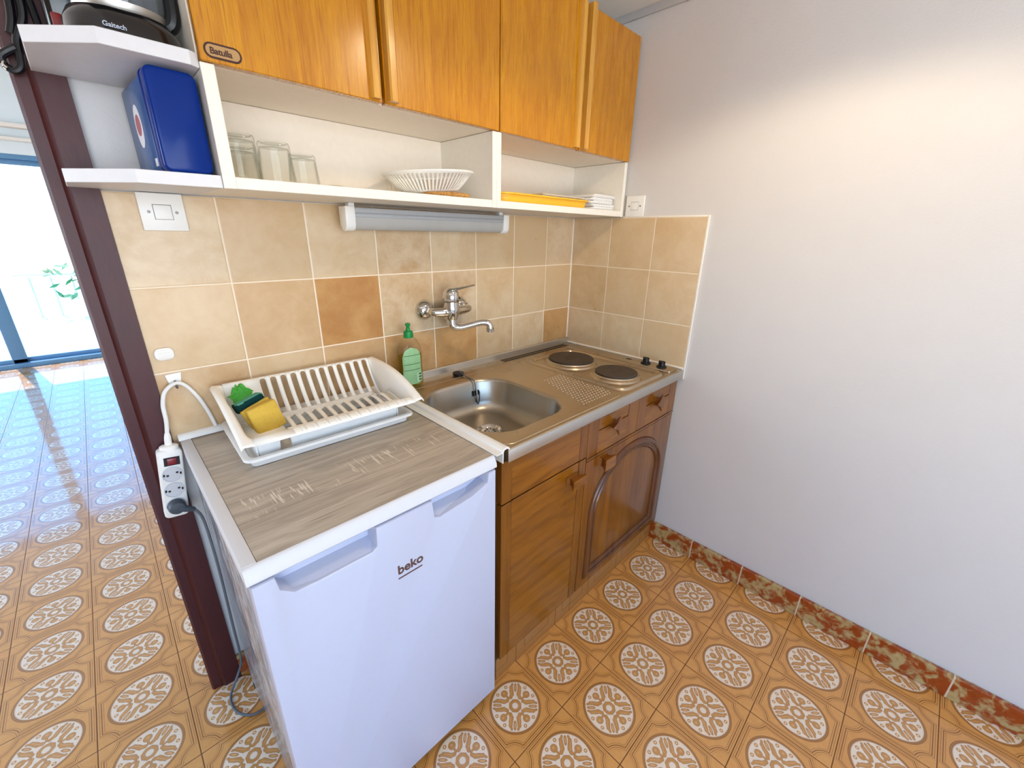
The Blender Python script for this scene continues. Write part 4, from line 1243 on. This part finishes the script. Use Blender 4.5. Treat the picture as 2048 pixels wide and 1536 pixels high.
m.build('cord', 'cord_grey', pg)

# black cord and hook on the post, above the end shelf
cd = thing('appliance_cable', (-1.62, -.01, 1.62), 'black appliance cord hanging in front of the door post', 'cord')
m = MB(); m.tube([(-1.608, -.022, 1.80), (-1.609, -.020, 1.73), (-1.612, -.018, 1.690), (-1.6275, -.0165, 1.655), (-1.6310, -.0160, 1.630), (-1.6340, -.016, 1.612), (-1.643, -.0150, 1.604), (-1.653, -.013, 1.610), (-1.655, -.013, 1.622), (-1.645, -.0140, 1.632), (-1.632, -.0185, 1.640)], .0062, 10, sm=6)
m.build('strand', 'black_plastic', cd)
m = MB(); m.tube([(-1.634, -.0155, 1.66), (-1.6255, -.0150, 1.69), (-1.6200, -.014, 1.75), (-1.616, -.014, 1.82)], .0062, 10, sm=6); m.build('strand', 'black_plastic', cd)
m = MB(); m.tube([(-1.594, -.018, 1.636), (-1.595, -.018, 1.68), (-1.599, -.017, 1.74), (-1.602, -.016, 1.80)], .0055, 10, sm=6); m.build('strand', 'black_plastic', cd)
m = MB(); m.tube([(-1.6520, -.0150, 1.6155), (-1.6545, -.0190, 1.609), (-1.651, -.0210, 1.604)], .0035, 8, sm=3); m.build('metal_tip', 'chrome', cd)

# ================================================================== LIGHT
sc = bpy.context.scene
w = bpy.data.worlds.new('sky'); sc.world = w; w.use_nodes = True
nt = w.node_tree; bg = nt.nodes['Background']
tc = nt.nodes.new('ShaderNodeTexCoord'); sx = nt.nodes.new('ShaderNodeSeparateXYZ'); cr = nt.nodes.new('ShaderNodeValToRGB')
nt.links.new(tc.outputs['Generated'], sx.inputs[0]); nt.links.new(sx.outputs['Z'], cr.inputs[0]); nt.links.new(cr.outputs[0], bg.inputs[0])
e = cr.color_ramp.elements
e[0].position = 0.0; e[0].color = (.90, .95, 1, 1); e[1].position = .75; e[1].color = (.10, .32, .85, 1)
k = e.new(.10); k.color = (.75, .90, 1, 1); k = e.new(.25); k.color = (.09, .46, 1, 1)
bg.inputs[1].default_value = 7.2

def light(name, kind, loc, energy, color, look=None, **kw):
    d = bpy.data.lights.new(name, kind); d.energy = energy; d.color = color
    for a, b in kw.items(): setattr(d, a, b)
    o = bpy.data.objects.new(name, d); COL.objects.link(o); o.location = loc
    if look is not None: o.rotation_euler = (Vector(look)-Vector(loc)).to_track_quat('-Z', 'Y').to_euler()
    return o
# ceiling lamp of the kitchenette: opaque shade, wide downward cone
light('ceiling_lamp', 'SPOT', (-.66, -1.04, 2.01), 23, (1.0, .80, .54), (-.66, -1.04, 0), spot_size=math.radians(152), spot_blend=.30, shadow_soft_size=.05)
# fill light added at the invented rear window
light('added_rear_fill', 'AREA', (-2.30, -3.56, 1.15), 38, (.76, .86, 1.0), (-1.9, 0, .75), shape='RECTANGLE', size=3.3, size_y=1.9)
light('added_side_fill', 'AREA', (-4.56, 1.75, 1.25), 50, (.84, .90, 1.0), (-1.6, 2.3, .6), shape='RECTANGLE', size=2.8, size_y=1.8)  # second fill light, added at the invented side opening

light('sun', 'SUN', (-2, 8, 6), 9, (1.0, .95, .88), angle=math.radians(.6)).rotation_euler = (math.radians(-28), math.radians(-6), 0)

# ================================================================== CAMERA
cam = bpy.data.cameras.new('camera'); co = bpy.data.objects.new('camera', cam); COL.objects.link(co)
R = ((0.71542257, -0.69848488, 0.01701211), (-0.226264, -0.25464974, -0.94019047), (0.66104096, 0.66878425, -0.34022415))
Mx = Matrix(((R[0][0], -R[1][0], -R[2][0], 0), (R[0][1], -R[1][1], -R[2][1], 0), (R[0][2], -R[1][2], -R[2][2], 0), (0, 0, 0, 1)))
co.matrix_world = Matrix.Translation((-1.62505288, -1.26231071, 1.34793732)) @ Mx
cam.sensor_width = 36; cam.lens = 830.825/2048*36; cam.clip_start = .01
sc.camera = co
sc.view_settings.view_transform = 'Standard'; sc.view_settings.look = 'None'; sc.view_settings.gamma = 1; sc.view_settings.exposure = -.50
sc.view_settings.use_curve_mapping = False
sc.cycles.use_denoising = True
sc.cycles.max_bounces = 10; sc.cycles.diffuse_bounces = 5; sc.cycles.glossy_bounces = 5; sc.cycles.transparent_max_bounces = 16
sc.cycles.caustics_reflective = False; sc.cycles.caustics_refractive = False
sc.cycles.sample_clamp_indirect = 4
